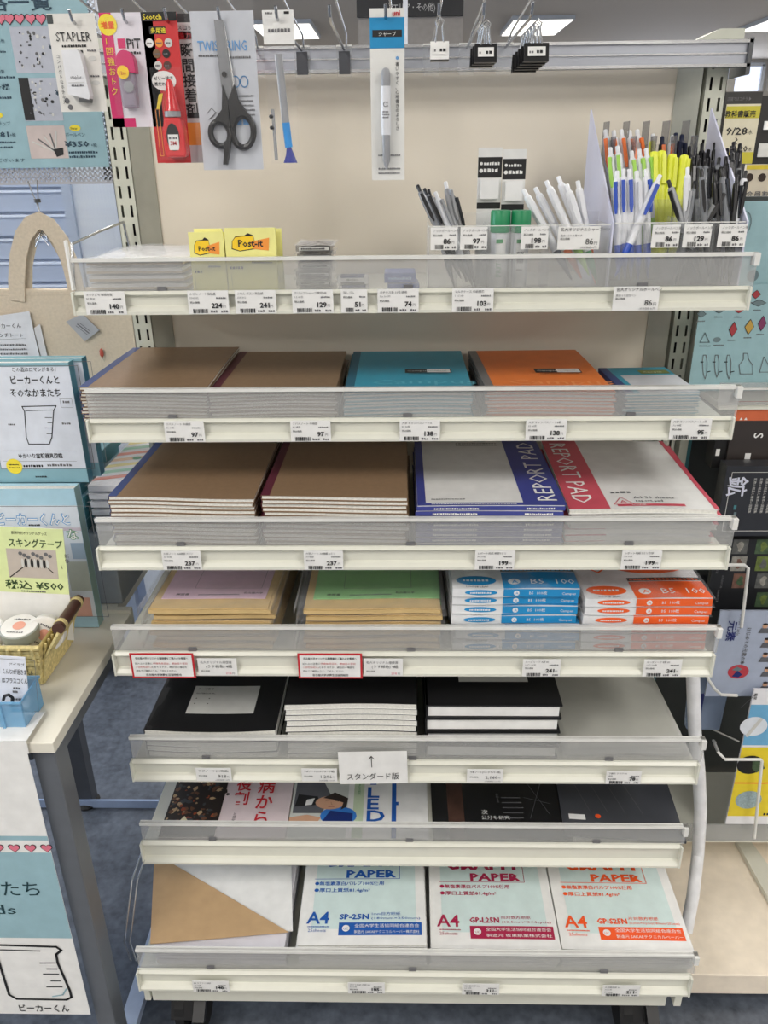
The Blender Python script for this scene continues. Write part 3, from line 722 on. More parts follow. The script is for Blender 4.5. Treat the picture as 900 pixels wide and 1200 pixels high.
stack(board, 6, 262, 1112, yf7+.003, S7, .0072, 'drawing paper packs', 'clear-wrapped pack of pale drawing paper under the white card, topmost of its stack', 'drawing paper pack beneath the topmost pack', 'paper pack', jit=.002, rj=.4)
zt7 = S7+6*.0072+.004
def tri(pts, z): return [(at(*p, z=z).x, at(*p, z=z).y) for p in pts]
tag(MB().prism(tri([(206, 1000), (341, 1000), (343, 1090), (190, 1092)], zt7+.002), zt7-.001, zt7+.002, 'z', WHITE).build('white_card_sheet'), 'plain white sheet of card on the drawing paper packs', 'card')
tag(MB().prism(tri([(181, 1000), (192, 1006), (338, 1092), (176, 1106)], zt7+.004), zt7+.0025, zt7+.004, 'z', TAN).build('kraft_sheet'), 'tan kraft sheet with a slanting edge over the white card', 'kraft paper')

# ------------------------------------------------------------------ top shelf goods
S1 = TOP[1]+.0008; yf1 = SH[1][0]+.014
KRAFTL = mat('kraft_light', (198, 176, 146), .6)
def memopack():
    t = bpy.data.objects.new('memo_pack', None); COL.objects.link(t)
    MB().box(-.066, .064, .002, .19, .0006, .0035, KRAFTL).box(-.066, .064, .002, .19, .0036, .0078, WHITE).build('paper_block', t)
    MB().slab(-.069, .070, -.003, .2, .0082, .0084, FILM, lambda x, y: .0010*sin(x*70+y*50)+.001, nx=12, ny=10).build('clear_bag', t)
    return t
stack(memopack, 5, 157, 303, yf1, S1, .0102, 'bagged memo packs', 'clear-bagged white and tan memo pack on top at the end of the top shelf', 'bagged memo pack lower in its pile on the top shelf', 'memo pack', jit=.003, rj=1, lift=0)
STY = mat('sticky_yellow', (236, 232, 148), .6); OY = mat('logo_orange', (240, 150, 60), .5); LY = mat('logo_yellow', (248, 206, 40), .5)
def sticky(px0, px1, pyt, y, label, big):
    xa, xb = X(px0, 300, y), X(px1, 300, y); w_ = xb-xa; h_ = Z((px0+px1)/2, pyt, y)-S1
    t = empty('sticky_note_pack', (xa+w_/2, y, S1), label, 'sticky note pack', 'yellow sticky note packs')
    MB().box(-w_/2+.001, w_/2-.001, .002, .014, 0.0, h_-.001, STY).build('note_block', t)
    mb = MB().box(-w_/2, w_/2, .0, .0012, 0, h_, STY); f = Fr(mb, (-w_/2, 0, 0), (1,0,0), (0,0,1))
    cu, cv, s = w_*.5, h_-.0205, w_*.36
    f.poly([(cu-s, cv+.004), (cu-s*.8, cv+.010), (cu-s*.3, cv+.011), (cu-s*.1, cv+.014), (cu+s*.2, cv+.011), (cu+s*.3, cv-.006), (cu-s*.6, cv-.009), (cu-s*1.05, cv-.006)], INK, .0003)
    f.poly([(cu-s*.97, cv+.004), (cu-s*.78, cv+.009), (cu-s*.3, cv+.0100), (cu+s*.2, cv+.010), (cu+s*.25, cv-.005), (cu-s*.6, cv-.008), (cu-s, cv-.005)], LY, .0005)
    f.poly([(cu, cv+.003), (cu+s*1.05, cv+.008), (cu+s*.98, cv-.008), (cu+s*.15, cv-.006)], OY, .0006)
    f.text('Post-it', cu, cv-.003, .0125 if big else .0085, INK, align='C', bold=.05, l=.0009)
    f.fine(.004, h_-.052, w_*.35, .004, INK, 3); f.fine(.5*w_, h_-.045, w_-.006, .0028, GREYINK, 5); f.line([(w_*.08, h_-.055), (w_*.08, .004)], .0004, GREYINK)
    mb.build('printed_wrapper', t)
sticky(230, 262, 268, yf1+.022, 'narrow plain yellow sticky note pack, behind the narrow printed one', False)
sticky(223, 263.5, 272, yf1+.004, 'narrow yellow sticky note pack with a small logo', False)
sticky(270, 331, 268, yf1+.022, 'wide yellow sticky note pack, mostly behind the other wide one', True)
sticky(265, 324, 267, yf1+.003, 'wide yellow sticky note pack with a large logo', True)
CASE = mat('smoke_case', (70, 72, 76), .2, alpha=.75); 
def lead():
    t = bpy.data.objects.new('lead_refill_pack', None); COL.objects.link(t)
    MB().box(-.024, .022, 0, .07, .001, .0085, CASE).box(-.024, -.016, 0, .07, .001, .0086, ACRYL).build('lead_case', t)
    mb = MB().box(-.02, .02, -.0003, .0, .0025, .0065, SILV); Fr(mb, (-.02, -.0003, .0025), (1,0,0), (0,0,1)).fine(.003, .001, .036, .0022, INK, 2); mb.build('case_label', t)
    MB().slab(-.027, .028, -.003, .08, .0088, .009, FILM, lambda x, y: .0008*sin(x*200+y*80), nx=10, ny=4).build('clear_bag', t)
    return t
stack(lead, 6, 368, 300, yf1+.006, S1, .0108, 'lead refill packs', 'clear-bagged dark lead refill case on top of its pile', 'lead refill case lower in its pile', 'lead refill', jit=.002, rj=3)
def eraser():
    t = bpy.data.objects.new('eraser', None); COL.objects.link(t)
    MB().box(-.021, .021, .0005, .019, .0005, .0115, WHITE).build('rubber_block', t, bevel=.001)
    mb = MB().box(-.016, .016, 0, .0195, 0, .004, INK).box(-.016, .016, 0, .0195, .004, .009, WHITE).box(-.016, .016, 0, .0195, .009, .012, mat('eraser_navy', (30, 50, 120), .5))
    Fr(mb, (-.016, 0, .004), (1,0,0), (0,0,1)).text('MONO', .016, .0012, .0038, INK, align='C', bold=.05, sx=1.3); mb.build('paper_sleeve', t); return t
stack(eraser, 2, 413, 325, yf1+.008, S1, .0124, 'small sleeved erasers', 'small eraser with navy, white and black sleeve, upper one', 'small eraser underneath the upper one', 'eraser', jit=.002, rj=3)
STB = mat('staple_blue', (40, 84, 178), .4)
def staples():
    t = bpy.data.objects.new('staple_box', None); COL.objects.link(t)
    MB().box(-.021, .021, 0, .05, 0.001, .0125, STB).build('inner_tray', t)
    mb = MB().box(-.0215, .0205, -.0005, .0505, .0005, .0132, STB); Fr(mb, (-.02, -.0005, .0005), (1,0,0), (0,0,1)).fine(.004, .004, .036, .004, mat('staple_pale', (150, 180, 225), .5), 4)
    mb.build('sleeve', t, bevel=.0006); return t
stack(staples, 2, 469, 325, yf1+.010, S1, .0138, 'blue staple boxes', 'small blue staple box, upper of the two', 'small blue staple box, lower of the two', 'staple box', jit=.006, rj=4)

# acrylic pen bin A
yb = yf1+.010
def bin_box(name, pxa, pxb, zt, divs, depth, label):
    xa, xb = X(pxa, 262, yb), X(pxb, 262, yb)
    t = empty(name, ((xa+xb)/2, yb, S1), label, 'pen bin'); w_ = xb-xa; h_ = zt-S1
    a, b = -w_/2, w_/2
    MB().box(a, b, 0, .002, 0, h_, ACRYL).box(a, b, .0001, .0019, h_-.001, h_, GUARDEDGE).build('front_panel', t)
    MB().box(a, b, depth-.002, depth, 0, h_+.012, ACRYL).build('rear_panel', t)
    MB().box(a, b, .002, depth-.002, 0, .002, ACRYL).build('bottom_panel', t)
    for xx in [a+.001, b-.001]: MB().box(xx-.001, xx+.001, .0021, depth-.0021, .0021, h_, ACRYL).build('side_panel', t)
    for pd in divs:
        xx = X(pd, 262, yb)-(xa+xb)/2
        MB().box(xx-.0009, xx+.0009, .0021, depth-.0021, .0021, h_, ACRYL).build('divider', t)
    return xa, xb, t
zb1 = Z(600, 264, yb)
bin_box('pen_bin', 502, 716, zb1, (537, 573, 603, 646), .075, 'clear acrylic pen bin with dividers in the middle of the top shelf')
def bin_tag(px, price, label, big=False):
    y = yb-.0032
    if big: price_tag(px, 1, price, '名大オリジナルシャープペン', '黒赤 0.5のめ青です', w_=.055, big=True, y=y, zc=zb1-.031, label=label, hh=.029)
    else: price_tag(px, 1, price, 'ノックボールペン赤', '', w_=.0355, y=y, zc=zb1-.0300, label=label, hh=.0285)
bin_tag(520.5, '86', 'small white tag reading 86 yen on the bin of grey pens')
bin_tag(555.5, '97', 'small white tag reading 97 yen on the clear pen bin')
bin_tag(627, '198', 'small white tag reading 198 yen beside the green-capped tubes')
bin_tag(679, '86', 'wide white tag reading 86 yen in thin figures on the clear pen bin', True)

PW = mat('pen_white', (226, 228, 232), .3); PCL = mat('pen_clear_grey', (150, 154, 160), .2, alpha=.6); PBK = mat('pen_black', (24, 24, 28), .3)
PNV = mat('pen_navy', (30, 36, 60), .3); PBL = mat('pen_blue', (26, 72, 176), .3); PORA = mat('pen_orange', (244, 118, 40), .35); PGRN = mat('pen_lime', (160, 212, 84), .35)
PYE = mat('pen_yellow', (226, 232, 70), .35); PPK = mat('pen_pink', (226, 90, 160), .35); PGY = mat('pen_grey', (150, 152, 156), .3)
_pp = {}
def pen_proto(body, clip, cap, tip, r_, style):
    k = (body.name, clip.name, cap.name, tip.name, r_, style)
    if k in _pp: return dup(_pp[k])
    t = bpy.data.objects.new('pen' if style != 'marker' else 'highlighter_pen', None); COL.objects.link(t); Ln = .138
    # origin at the top, the pen runs down -z
    if style == 'marker':
        MB().lathe([(r_*.55, -Ln), (r_*.9, -Ln+.012), (r_, -.06), (r_, -.052)], body, 12).build('barrel', t, smooth=True)
        MB().lathe([(r_*1.02, -.055), (r_*1.02, -.006), (r_*.85, -.001), (r_*.6, 0)], cap, 12).build('cap', t, smooth=True)
        MB().box(-r_*.45, r_*.45, -r_-.003, -r_+.001, -.045, -.006, clip).build('clip', t)
    else:
        MB().lathe([(r_*.95, -Ln+.045), (r_, -Ln+.05), (r_, -.022), (r_*.9, -.012), (r_*.72, -.010)], body, 12).build('barrel', t, smooth=True)
        MB().lathe([(.0008, -Ln), (r_*.45, -Ln+.012), (r_*.95, -Ln+.028), (r_*.95, -Ln+.045)], tip, 12).build('grip', t, smooth=True)
        MB().lathe([(r_*.55, -.0115), (r_*.55, -.001), (r_*.4, 0)], cap, 10).build('push_button', t, smooth=True)
        mb = MB(); c = r_*.42
        mb.prism([(-c, -.014), (c, -.014), (c*1.15, -.045), (c*.6, -.054), (-c*.6, -.054), (-c*1.15, -.045)], -r_-.0035, -r_-.0015, 'y', clip)
        mb.box(-c, c, -r_-.0015, -r_*.6, -.02, -.014, clip); mb.build('clip', t)
    _pp[k] = t
    return t
def pen(p0, y0, p1, y1, body, clip, cap, tip, label, group, r_=.0048, style='click', turn=0.):
    """top seen at pixel p0 on plane y0, leaning towards p1 on plane y1"""
    a = at(*p0, y=y0); b = at(*p1, y=y1); d = (a-b).normalized()
    o = pen_proto(body, clip, cap, tip, r_, style)
    q = d.to_track_quat('Z', 'Y'); mrot = q.to_matrix()
    # keep the clip towards the viewer
    front = V3((sin(turn), -1, 0)); zc = d; yc = -(front-zc*front.dot(zc)).normalized(); xc = yc.cross(zc)
    o.matrix_world = Matrix.Translation(a) @ Matrix((xc, yc, zc)).transposed().to_4x4()
    return tag(o, label, 'pen', group)
g1 = 'grey pens in the clear bin'
for k, (p0, p1, bd, cl) in enumerate([((489, 217), (528, 300), PCL, PBK), ((497, 221), (534, 300), PCL, PBK), ((502, 222), (524, 305), PCL, PGY), ((510, 225), (540, 300), PW, PGY), ((522, 213), (538, 290), PGY, PGY), ((528, 222), (548, 300), PCL, PBK)]):
    pen(p0, -.178+(k % 3)*.011, p1, -.206+(k % 3)*.011, bd, cl, PBK if k < 3 else PW, PBK, ['black-topped clear pen leaning out farthest from the tubes', 'black-topped clear pen second in the leaning row', 'black-topped clear pen with a grey clip', 'white-topped pen with grey clip in the leaning row', 'grey pen standing tallest in the leaning row', 'clear pen nearest the green-capped tubes'][k], g1, turn=.3*k)
g2 = 'white pens leaning in the clear bin'
for k, (p0, p1, tip) in enumerate([((613, 222), (655, 300), PNV), ((627, 220), (668, 300), PORA), ((640, 212), (680, 300), PGRN), ((654, 207), (690, 300), GREEN), ((664, 216), (690, 300), GREEN), ((677, 212), (692, 300), PORA)]):
    o = pen(p0, -.183+(k % 2)*.014, p1, -.209+(k % 2)*.014, PW, PW, PW, tip, ['white pen with a dark tip leaning beside the green-capped tubes', 'white pen with an orange tip, second from the tubes', 'white pen with a lime tip in the clear bin', 'tallest white pen, with a green tip, in the clear bin', 'white pen just beyond the tallest one in the clear bin', 'white pen nearest the tall white partition'][k], g2, r_=.0056)
# green capped tubes
def tube_item(px, label, letters):
    y = -.205; x = X(px, 260, y); zt = Z(px, 235, y)-.012
    t = empty('glue_tube', (x, y, S1+.003), label, 'glue tube', 'green-capped tubes'); h_ = zt-S1-.003
    body = MB().lathe([(.0115, 0), (.012, .002), (.012, h_-.028)], PW, 20)
    body.build('tube_body', t, smooth=True)
    MB().lathe([(.0132, h_-.028), (.0135, h_-.026), (.0135, h_-.002), (.0125, h_)], mat('cap_green', (24, 132, 84), .35), 20).build('cap', t, smooth=True)
    mb = MB()
    for i in range(6):
        a0, a1 = R(-120+i*11), R(-120+(i+1)*11)
        mb.add([(.0122*cos(a0), .0122*sin(a0), .004), (.0122*cos(a1), .0122*sin(a1), .004), (.0122*cos(a1), .0122*sin(a1), h_-.036), (.0122*cos(a0), .0122*sin(a0), h_-.036)], [(0,1,2,3)], WHITE)
    f = Fr(mb, (-.006, -.0126, .005), (1,0,0), (0,0,1)); f.rect(.0, h_-.046, .009, h_-.041, GREEN)
    if letters: f.text('PRIT', .008, .012, .010, GREEN, rot=pi/2, bold=.03)
    else: f.bars(.001, .03, .010, .045, INK, 8); f.fine(.001, .02, .01, .003, GREYINK, 2)
    mb.build('tube_label', t)
tube_item(586.5, 'green-capped white tube with green lettering', True); tube_item(610.5, 'green-capped white tube with a barcode', False)
# black and white packets behind
for k, (pa, pb, pt) in enumerate([(560, 588, 173), (589, 616, 175)]):
    y = -.150; xa, xb = X(pa, 200, y), X(pb, 200, y); zt = Z(pa, pt, y); w_ = xb-xa; h_ = zt-S1
    t = empty('refill_packet', ((xa+xb)/2, y, S1), ['black and white packet standing behind the tubes, nearer the grey pens', 'black and white packet standing behind the tubes, nearer the white pens'][k], 'packet', 'packets behind the tubes')
    mb = MB(); f = card(mb, w_, h_, WHITE, .0015); f.rect(0, h_-.038, w_, h_-.012, BLACKP); f.fine(.008, h_-.022, w_-.003, .004, WHITE, 3+k, .0008); f.fine(.008, h_-.031, w_-.003, .005, WHITE, 5+k, .0008)
    f.disc(.0045, h_-.02, .002, WHITE, .0008); f.disc(.0045, h_-.029, .0026, WHITE, .0008); f.rect(0, h_-.078, w_, h_-.070, BLACKP); f.fine(.006, h_-.048, w_-.004, .005, GREYINK, 7)
    mb.build('header_card', t)
    MB().box(-w_/2+.004, w_/2-.004, -.008, -.001, h_-.065, h_-.04, mat('eraser_white', (236, 236, 236), .5)).build('refill', t)
    MB().slab(-w_/2, w_/2, -.03, 0, 0, .0002, FILM, lambda x, y: 0, nx=2, ny=2).build('clear_fold', t)

# pen stand B, stepped
yB = yb-.002; xa, xb = X(718, 262, yB), X(877, 262, yB)
t = empty('pen_stand', ((xa+xb)/2, yB, S1), 'stepped acrylic pen stand with tall sloping white sides, full of pens', 'pen stand'); w_ = xb-xa
SIDE = mat('milky_side', (206, 208, 228), .3, noise=.03, scale=20); zf, zbk, dp = zb1-S1+.002, .232, .195
for s_, nm in ((-1, 'a'), (1, 'b')):
    xx = s_*(w_/2-.001)
    MB().prism([(0, 0), (0, zf), (dp, zbk), (dp, 0)], xx-.0011, xx+.0011, 'x', SIDE).build('side_panel', t)
MB().box(-w_/2+.003, w_/2-.003, 0, .002, 0, zf, ACRYL).box(-w_/2+.003, w_/2-.003, .0002, .0018, zf-.0012, zf, GUARDEDGE).build('front_panel', t)
for j, (yy, zl, zh) in enumerate(((.062, .0, .115), (.122, 0, .150), (.19, 0, .185))):
    MB().box(-w_/2+.003, w_/2-.003, yy, yy+.002, zl, zh, ACRYL).build('cross_panel', t)
for c_ in (.27, .51, .76): MB().box(-w_/2+w_*c_-.001, -w_/2+w_*c_+.001, .0025, .061, .002, zf+.004, ACRYL).build('divider', t)
SM = mat('smoked_divider', (110, 112, 120), .15, alpha=.55)
for j in range(5):
    xx = -w_/2+.020+j*.0285
    MB().box(xx-.0006, xx+.0006, .155, .188, .05, .215, SM).build('divider', t)
    MB().box(xx+.004-.0006, xx+.004+.0006, .126, .153, .03, .195, SM).build('divider', t)
# one full height tall back divider set and the step blocks that raise the rear tiers
MB().box(-w_/2+.004, w_/2-.004, .065, .120, .0, .030, ACRYL).build('step', t); MB().box(-w_/2+.004, w_/2-.004, .125, .188, 0, .062, ACRYL).build('step', t)
bp = lambda px, price, lab: price_tag(px, 1, price, 'ノックボールペン黒', '', w_=.036, y=yB-.0032, zc=zb1-.0295, label=lab, hh=.0285)
bp(781, '86', 'small white tag reading 86 yen on the pen stand, next to the blue pens'); bp(818, '129', 'small white tag reading 129 yen on the pen stand'); bp(859, '86', 'small white tag reading 86 yen at the outer end of the pen stand')
gy = [-.075, -.135, -.205]
names = ['nearest the tall partition', 'second from the partition', 'third from the partition', 'fourth from the partition', 'fifth from the partition', 'sixth from the partition', 'seventh from the partition', 'eighth from the partition', 'ninth from the partition', 'tenth from the partition']
for k, px in enumerate((709.5, 719, 728, 737.5, 746.5)):
    pen((px, 152+(k % 2)), gy[0], (px+6+k*.6, 215), gy[0]-.02, PW, PORA, PW, PORA, 'white pen with orange clip in the rear row, '+names[k], 'white pens with orange clips', r_=.0056, turn=(k-2)*.2)
for k, (px, py) in enumerate(((715, 176), (723.5, 174), (740, 180), (749, 178), (757, 177))):
    pen((px, py-3), gy[1], (px+6, 240), gy[1]-.02, PW, PGRN, PW, PGRN, 'white pen with lime clip in the middle row, '+names[k], 'white pens with lime clips', r_=.0054, turn=(k-2)*.3)
for k, (px, py) in enumerate(((723, 200), (730.5, 198), (737.5, 198), (746, 200), (757, 198))):
    pen((px, py), gy[2], (px+1, 262), gy[2]-.01, PW, PBL if k != 3 else PW, PW, PBL, 'white pen with blue tip standing in the front row, '+names[k], 'white pens with blue tips', r_=.0052, turn=(k-2)*.3)
pen((774, 205), -.212, (748, 263), -.225, PW, PBL, PW, PBL, 'white pen with big blue clip leaning across the front compartment', 'white pens with blue tips', r_=.0054)
pen((765, 157), gy[0], (762, 215), gy[0]-.02, PYE, PYE, PW, PYE, 'white-topped pale yellow pen in the rear row', None, r_=.0052)
pen((788, 159), gy[0], (781, 215), gy[0]-.02, PW, PORA, PW, PYE, 'white-topped pen beside the navy pens in the rear row', None, r_=.0052)
pen((776, 160), gy[0], (775, 215), gy[0]-.02, PNV, PORA, PNV, PNV, 'dark pen with orange clip in the rear row', None, r_=.0055)
for k, (px, py) in enumerate(((792, 156), (799, 158))):
    pen((px, py), gy[0], (px-3, 215), gy[0]-.02, PNV, PNV, PNV, PNV, 'navy pen in the rear row, '+['the taller one', 'the shorter one'][k], 'navy pens', r_=.0058, turn=.5)
for k, (px, py, dx_) in enumerate(((766, 178, 2), (775, 177, 1), (788, 181, -4), (802, 182, -6))):
    pen((px, py), gy[1], (px+dx_-2, 245), gy[1]-.02, PYE, PYE, PYE, PYE, 'yellow highlighter, '+['nearest the lime-clipped pens', 'beside the first yellow one', 'leaning, third of the yellow ones', 'nearest the black pens'][k], 'yellow highlighters', r_=.0066, style='marker', turn=.2*k)
for k, (px, py, dx_) in enumerate(((783, 211, 15), (814, 212, -8), (806, 196, -2), (822, 198, 4), (853, 216, -24), (874, 200, -12), (838, 203, 2), (864, 205, -4), (846, 198, 5))):
    pen((px, py), gy[2], (px+dx_, 257), gy[2]-.01, [PGY, PCL, PW, PCL, PGY, PW, PBK, PBK, PCL][k], [PBK, PGY, PW, PBK, PBK, PBK, PBK, PBK, PBK][k], PBK if k != 2 else PW, PBK,
        ['grey pen with black tip leaning beside the blue-clipped pens', 'clear pen with grey clip leaning in the front row', 'white pen next to the yellow highlighters', 'clear pen with black clip in the front row', 'grey-bodied pen leaning strongly across the black ones', 'white-bodied pen with black top by the outer side', 'black pen standing in the middle of the front row', 'black pen beside the white-bodied one at the outer side', 'clear pen with black clip beneath the leaning grey pen'][k], 'pens in the front row of the stand', turn=.25*(k-4))
r = random.Random(11)
for k in range(9):
    px = 808+k*7.4; pen((px, 170+r.uniform(-4, 8)), gy[0], (px-4+r.uniform(-5, 5), 235), gy[0]-.02, PBK, PBK, PBK, PBK, 'black pen in the rear row, %s from the navy pens' % ORD[k].replace('topmost', 'first'), 'black pens, rear row', turn=r.uniform(-1, 1))
for k in range(8):
    px = 812+k*7.7; pen((px, 184+r.uniform(-5, 6)), gy[1], (px-2+r.uniform(-7, 7), 245), gy[1]-.02, r.choice((PBK, PBK, PCL)), PBK, PBK, PBK, 'black pen in the middle row, %s from the yellow highlighters' % ORD[k].replace('topmost', 'first'), 'black pens, middle row', turn=r.uniform(-1, 1))

# ------------------------------------------------------------------ hooks and hanging packages
ZH = zr1-.006
def hook(x, label, tipz=0., card_=True):
    t = empty('hook', (x, -.037, ZH), label, 'hook', 'display hooks')
    pm = MB().box(-.011, .011, -.003, 0, -.034, .006, ACRYL).box(-.011, .011, -.0034, -.003, .004, .006, GUARDEDGE)
    if card_: pm.box(-.008, .008, -.0036, -.003, -.031, -.002, mat('hook_card', (70, 72, 78), .5))
    pm.build('mount_plate', t)
    MB().tube([(0, -.004, 0), (0, -.12, .001), (0, -.235, .002), (0, -.250, .006), (0, -.256, .016)], .0019, STEEL).build('lower_wire', t, smooth=True)
    MB().tube([(.003, -.004, .004), (.005, -.03, .016), (.005, -.20, .026), (.004, -.262, .034)], .0014, STEEL).build('upper_wire', t, smooth=True)
    return t
YP = -.280
def hx(px, py=15): return X(px, py, YP)
hooks = {'a': hx(86), 'b': hx(147), 'c': hx(196), 'd': hx(258), 'e': hx(325), 'f': X(404, 66, -.03), 'g': hx(452), 'h': hx(514), 'i': hx(566), 'j': hx(622)}
for k, lb in zip('abcdefghij', ['hook holding the white stapler card', 'hook holding the pink tape package', 'hook holding the red glue packages', 'hook holding the scissors bag', 'hook holding the slim brush packet', 'empty hook beside the slim packet', 'hook holding the blue-headed pen packet',
                   'hook holding the single binder clip', 'hook holding the small group of binder clips', 'hook holding the larger group of binder clips']): hook(hooks[k], lb, card_=k in 'fe')
ZT = ZH+.004+.010
def package(name, key, px0, px1, pyb, label, cat='package', dz=0., y=YP, pxoff=0):
    """an Empty at the hook; returns (empty, left x, width, height)"""
    x = hooks[key]; t = empty(name, (x, y, ZT+dz), label, cat)
    mid = 80; xa, xb = X(px0, mid, y)-x, X(px1, mid, y)-x; zb_ = Z((px0+px1)/2, pyb, y)-(ZT+dz)
    return t, xa, xb-xa, -zb_
def hang_card(t, xa, w_, h_, m, nm='backing_card', th=.0008):
    mb = MB().box(xa, xa+w_, 0, th, -h_, 0, m); return mb, Fr(mb, (xa, 0, -h_), (1,0,0), (0,0,1))
# stapler
t, xa, w_, h_ = package('stapler_package', 'a', 64, 119, 131, 'white card package with a white stapler and dark lettering')
mb, f = hang_card(t, xa, w_, h_, mat('card_ivory', (224, 222, 216), .6))
f.rect(.0, h_-.010, .007, h_-.001, mat('card_charcoal', (60, 66, 66), .5)); f.text('STAPLER', w_/2, h_-.028, .0135, INK, align='C', width=w_*.74); f.fine(.013, h_-.034, w_-.014, .0028, INK, 3); f.fine(.02, h_-.040, w_-.02, .003, INK, 4)
f.vtext('コンパクトなホチキス', .004, h_-.045, .0046, INK, step=1.15); f.disc(.009, .012, .003, GREYINK); f.disc(.012, .005, .003, GREYINK)
for v in (.62, .36): f.fine(w_-.014, h_*v, w_-.003, .0025, GREYINK, 9)
for v in (.55, .30): f.disc(w_-.009, h_*v, .005, SILV, ry=.0025)
mb.build('backing_card', t)
mb = MB().prism([(xa+.016, -h_+.018), (xa+.040, -h_+.012), (xa+.042, -h_+.016), (xa+.037, -h_+.060), (xa+.034, -h_+.064), (xa+.016, -h_+.063)], -.013, -.0005, 'y', PW); f = Fr(mb, (xa, -.013, -h_), (1,0,0), (0,0,1))
f.text('stapler', .022, .034, .005, GREYINK); f.line([(.019, .030), (.038, .030)], .0005, SILV); f.fine(.022, .026, .037, .002, GREYINK, 2)
mb.build('stapler_body', t, bevel=.003)
MB().prism([(xa+.028, -h_+.010), (xa+.040, -h_+.009), (xa+.041, -h_+.013), (xa+.028, -h_+.014)], -.012, -.002, 'y', DARKSTEEL).build('stapler_base', t)
# pink tape glue
t, xa, w_, h_ = package('tape_package', 'b', 124, 185, 149, 'pink and white blister package with a pink tape roller')
mb, f = hang_card(t, xa, w_, h_, mat('blister_white', (222, 218, 226), .4))
MAG = mat('magenta', (206, 34, 104), .4); f.rect(0, 0, .014, h_, MAG); f.rect(0, 0, w_*.45, .010, MAG); f.disc(.009, h_-.012, .011, YELLOW, .0008); f.text('増量', .001, h_-.0155, .008, ORANGE, l=.0012, bold=.03)
f.rect(.018, h_-.036, .027, h_-.026, MAG); f.text('PiT', .028, h_-.036, .014, INK, bold=.04, width=.017); f.fine(.02, h_-.042, .045, .003, INK, 2); f.vtext('1回強おトク', .003, h_-.032, .009, YELLOW, l=.0012, step=1.15)
mb.build('backing_card', t)
mb = MB(); mb.prism([(xa+.018, -h_+.020), (xa+.036, -h_+.020), (xa+.037, -h_+.05), (xa+.035, -h_+.07), (xa+.022, -h_+.07), (xa+.017, -h_+.05)], -.014, -.001, 'y', mat('roller_smoke', (170, 160, 176), .2, alpha=.7)); mb.build('roller_body', t, bevel=.003)
MB().prism([(xa+.018, -h_+.058)]+[(xa+.028+.011*cos(a), -h_+.066+.014*sin(a)) for a in [pi*(1-k/10) for k in range(11)]]+[(xa+.039, -h_+.056)], -.016, -.0145, 'y', MAG).prism([(xa+.018, -h_+.058)]+[(xa+.028+.011*cos(a), -h_+.066+.014*sin(a)) for a in [pi*(1-k/10) for k in range(11)]]+[(xa+.039, -h_+.056)], -.0145, -.002, 'y', MAG).build('roller_cap', t, bevel=.001)
mb = MB(); mb.prism([(xa+.029+.006*cos(a), -h_+.042+.006*sin(a)) for a in [2*pi*k/16 for k in range(16)]], -.0155, -.0142, 'y', PGY); f = Fr(mb, (xa, -.0156, -h_), (1,0,0), (0,0,1)); f.disc(.025, .057, .007, LY, .0012); f.text('12m', .0195, .0545, .005, RED, l=.0016); mb.build('roller_wheel', t)
MB().slab(0, .04, 0, .1, 0, .0002, FILM, lambda x, y: .001*sin(x*90+y*60)).build('blister', t, loc=(xa+.012, -.018, -h_+.012), rot=(R(90), 0, 0))
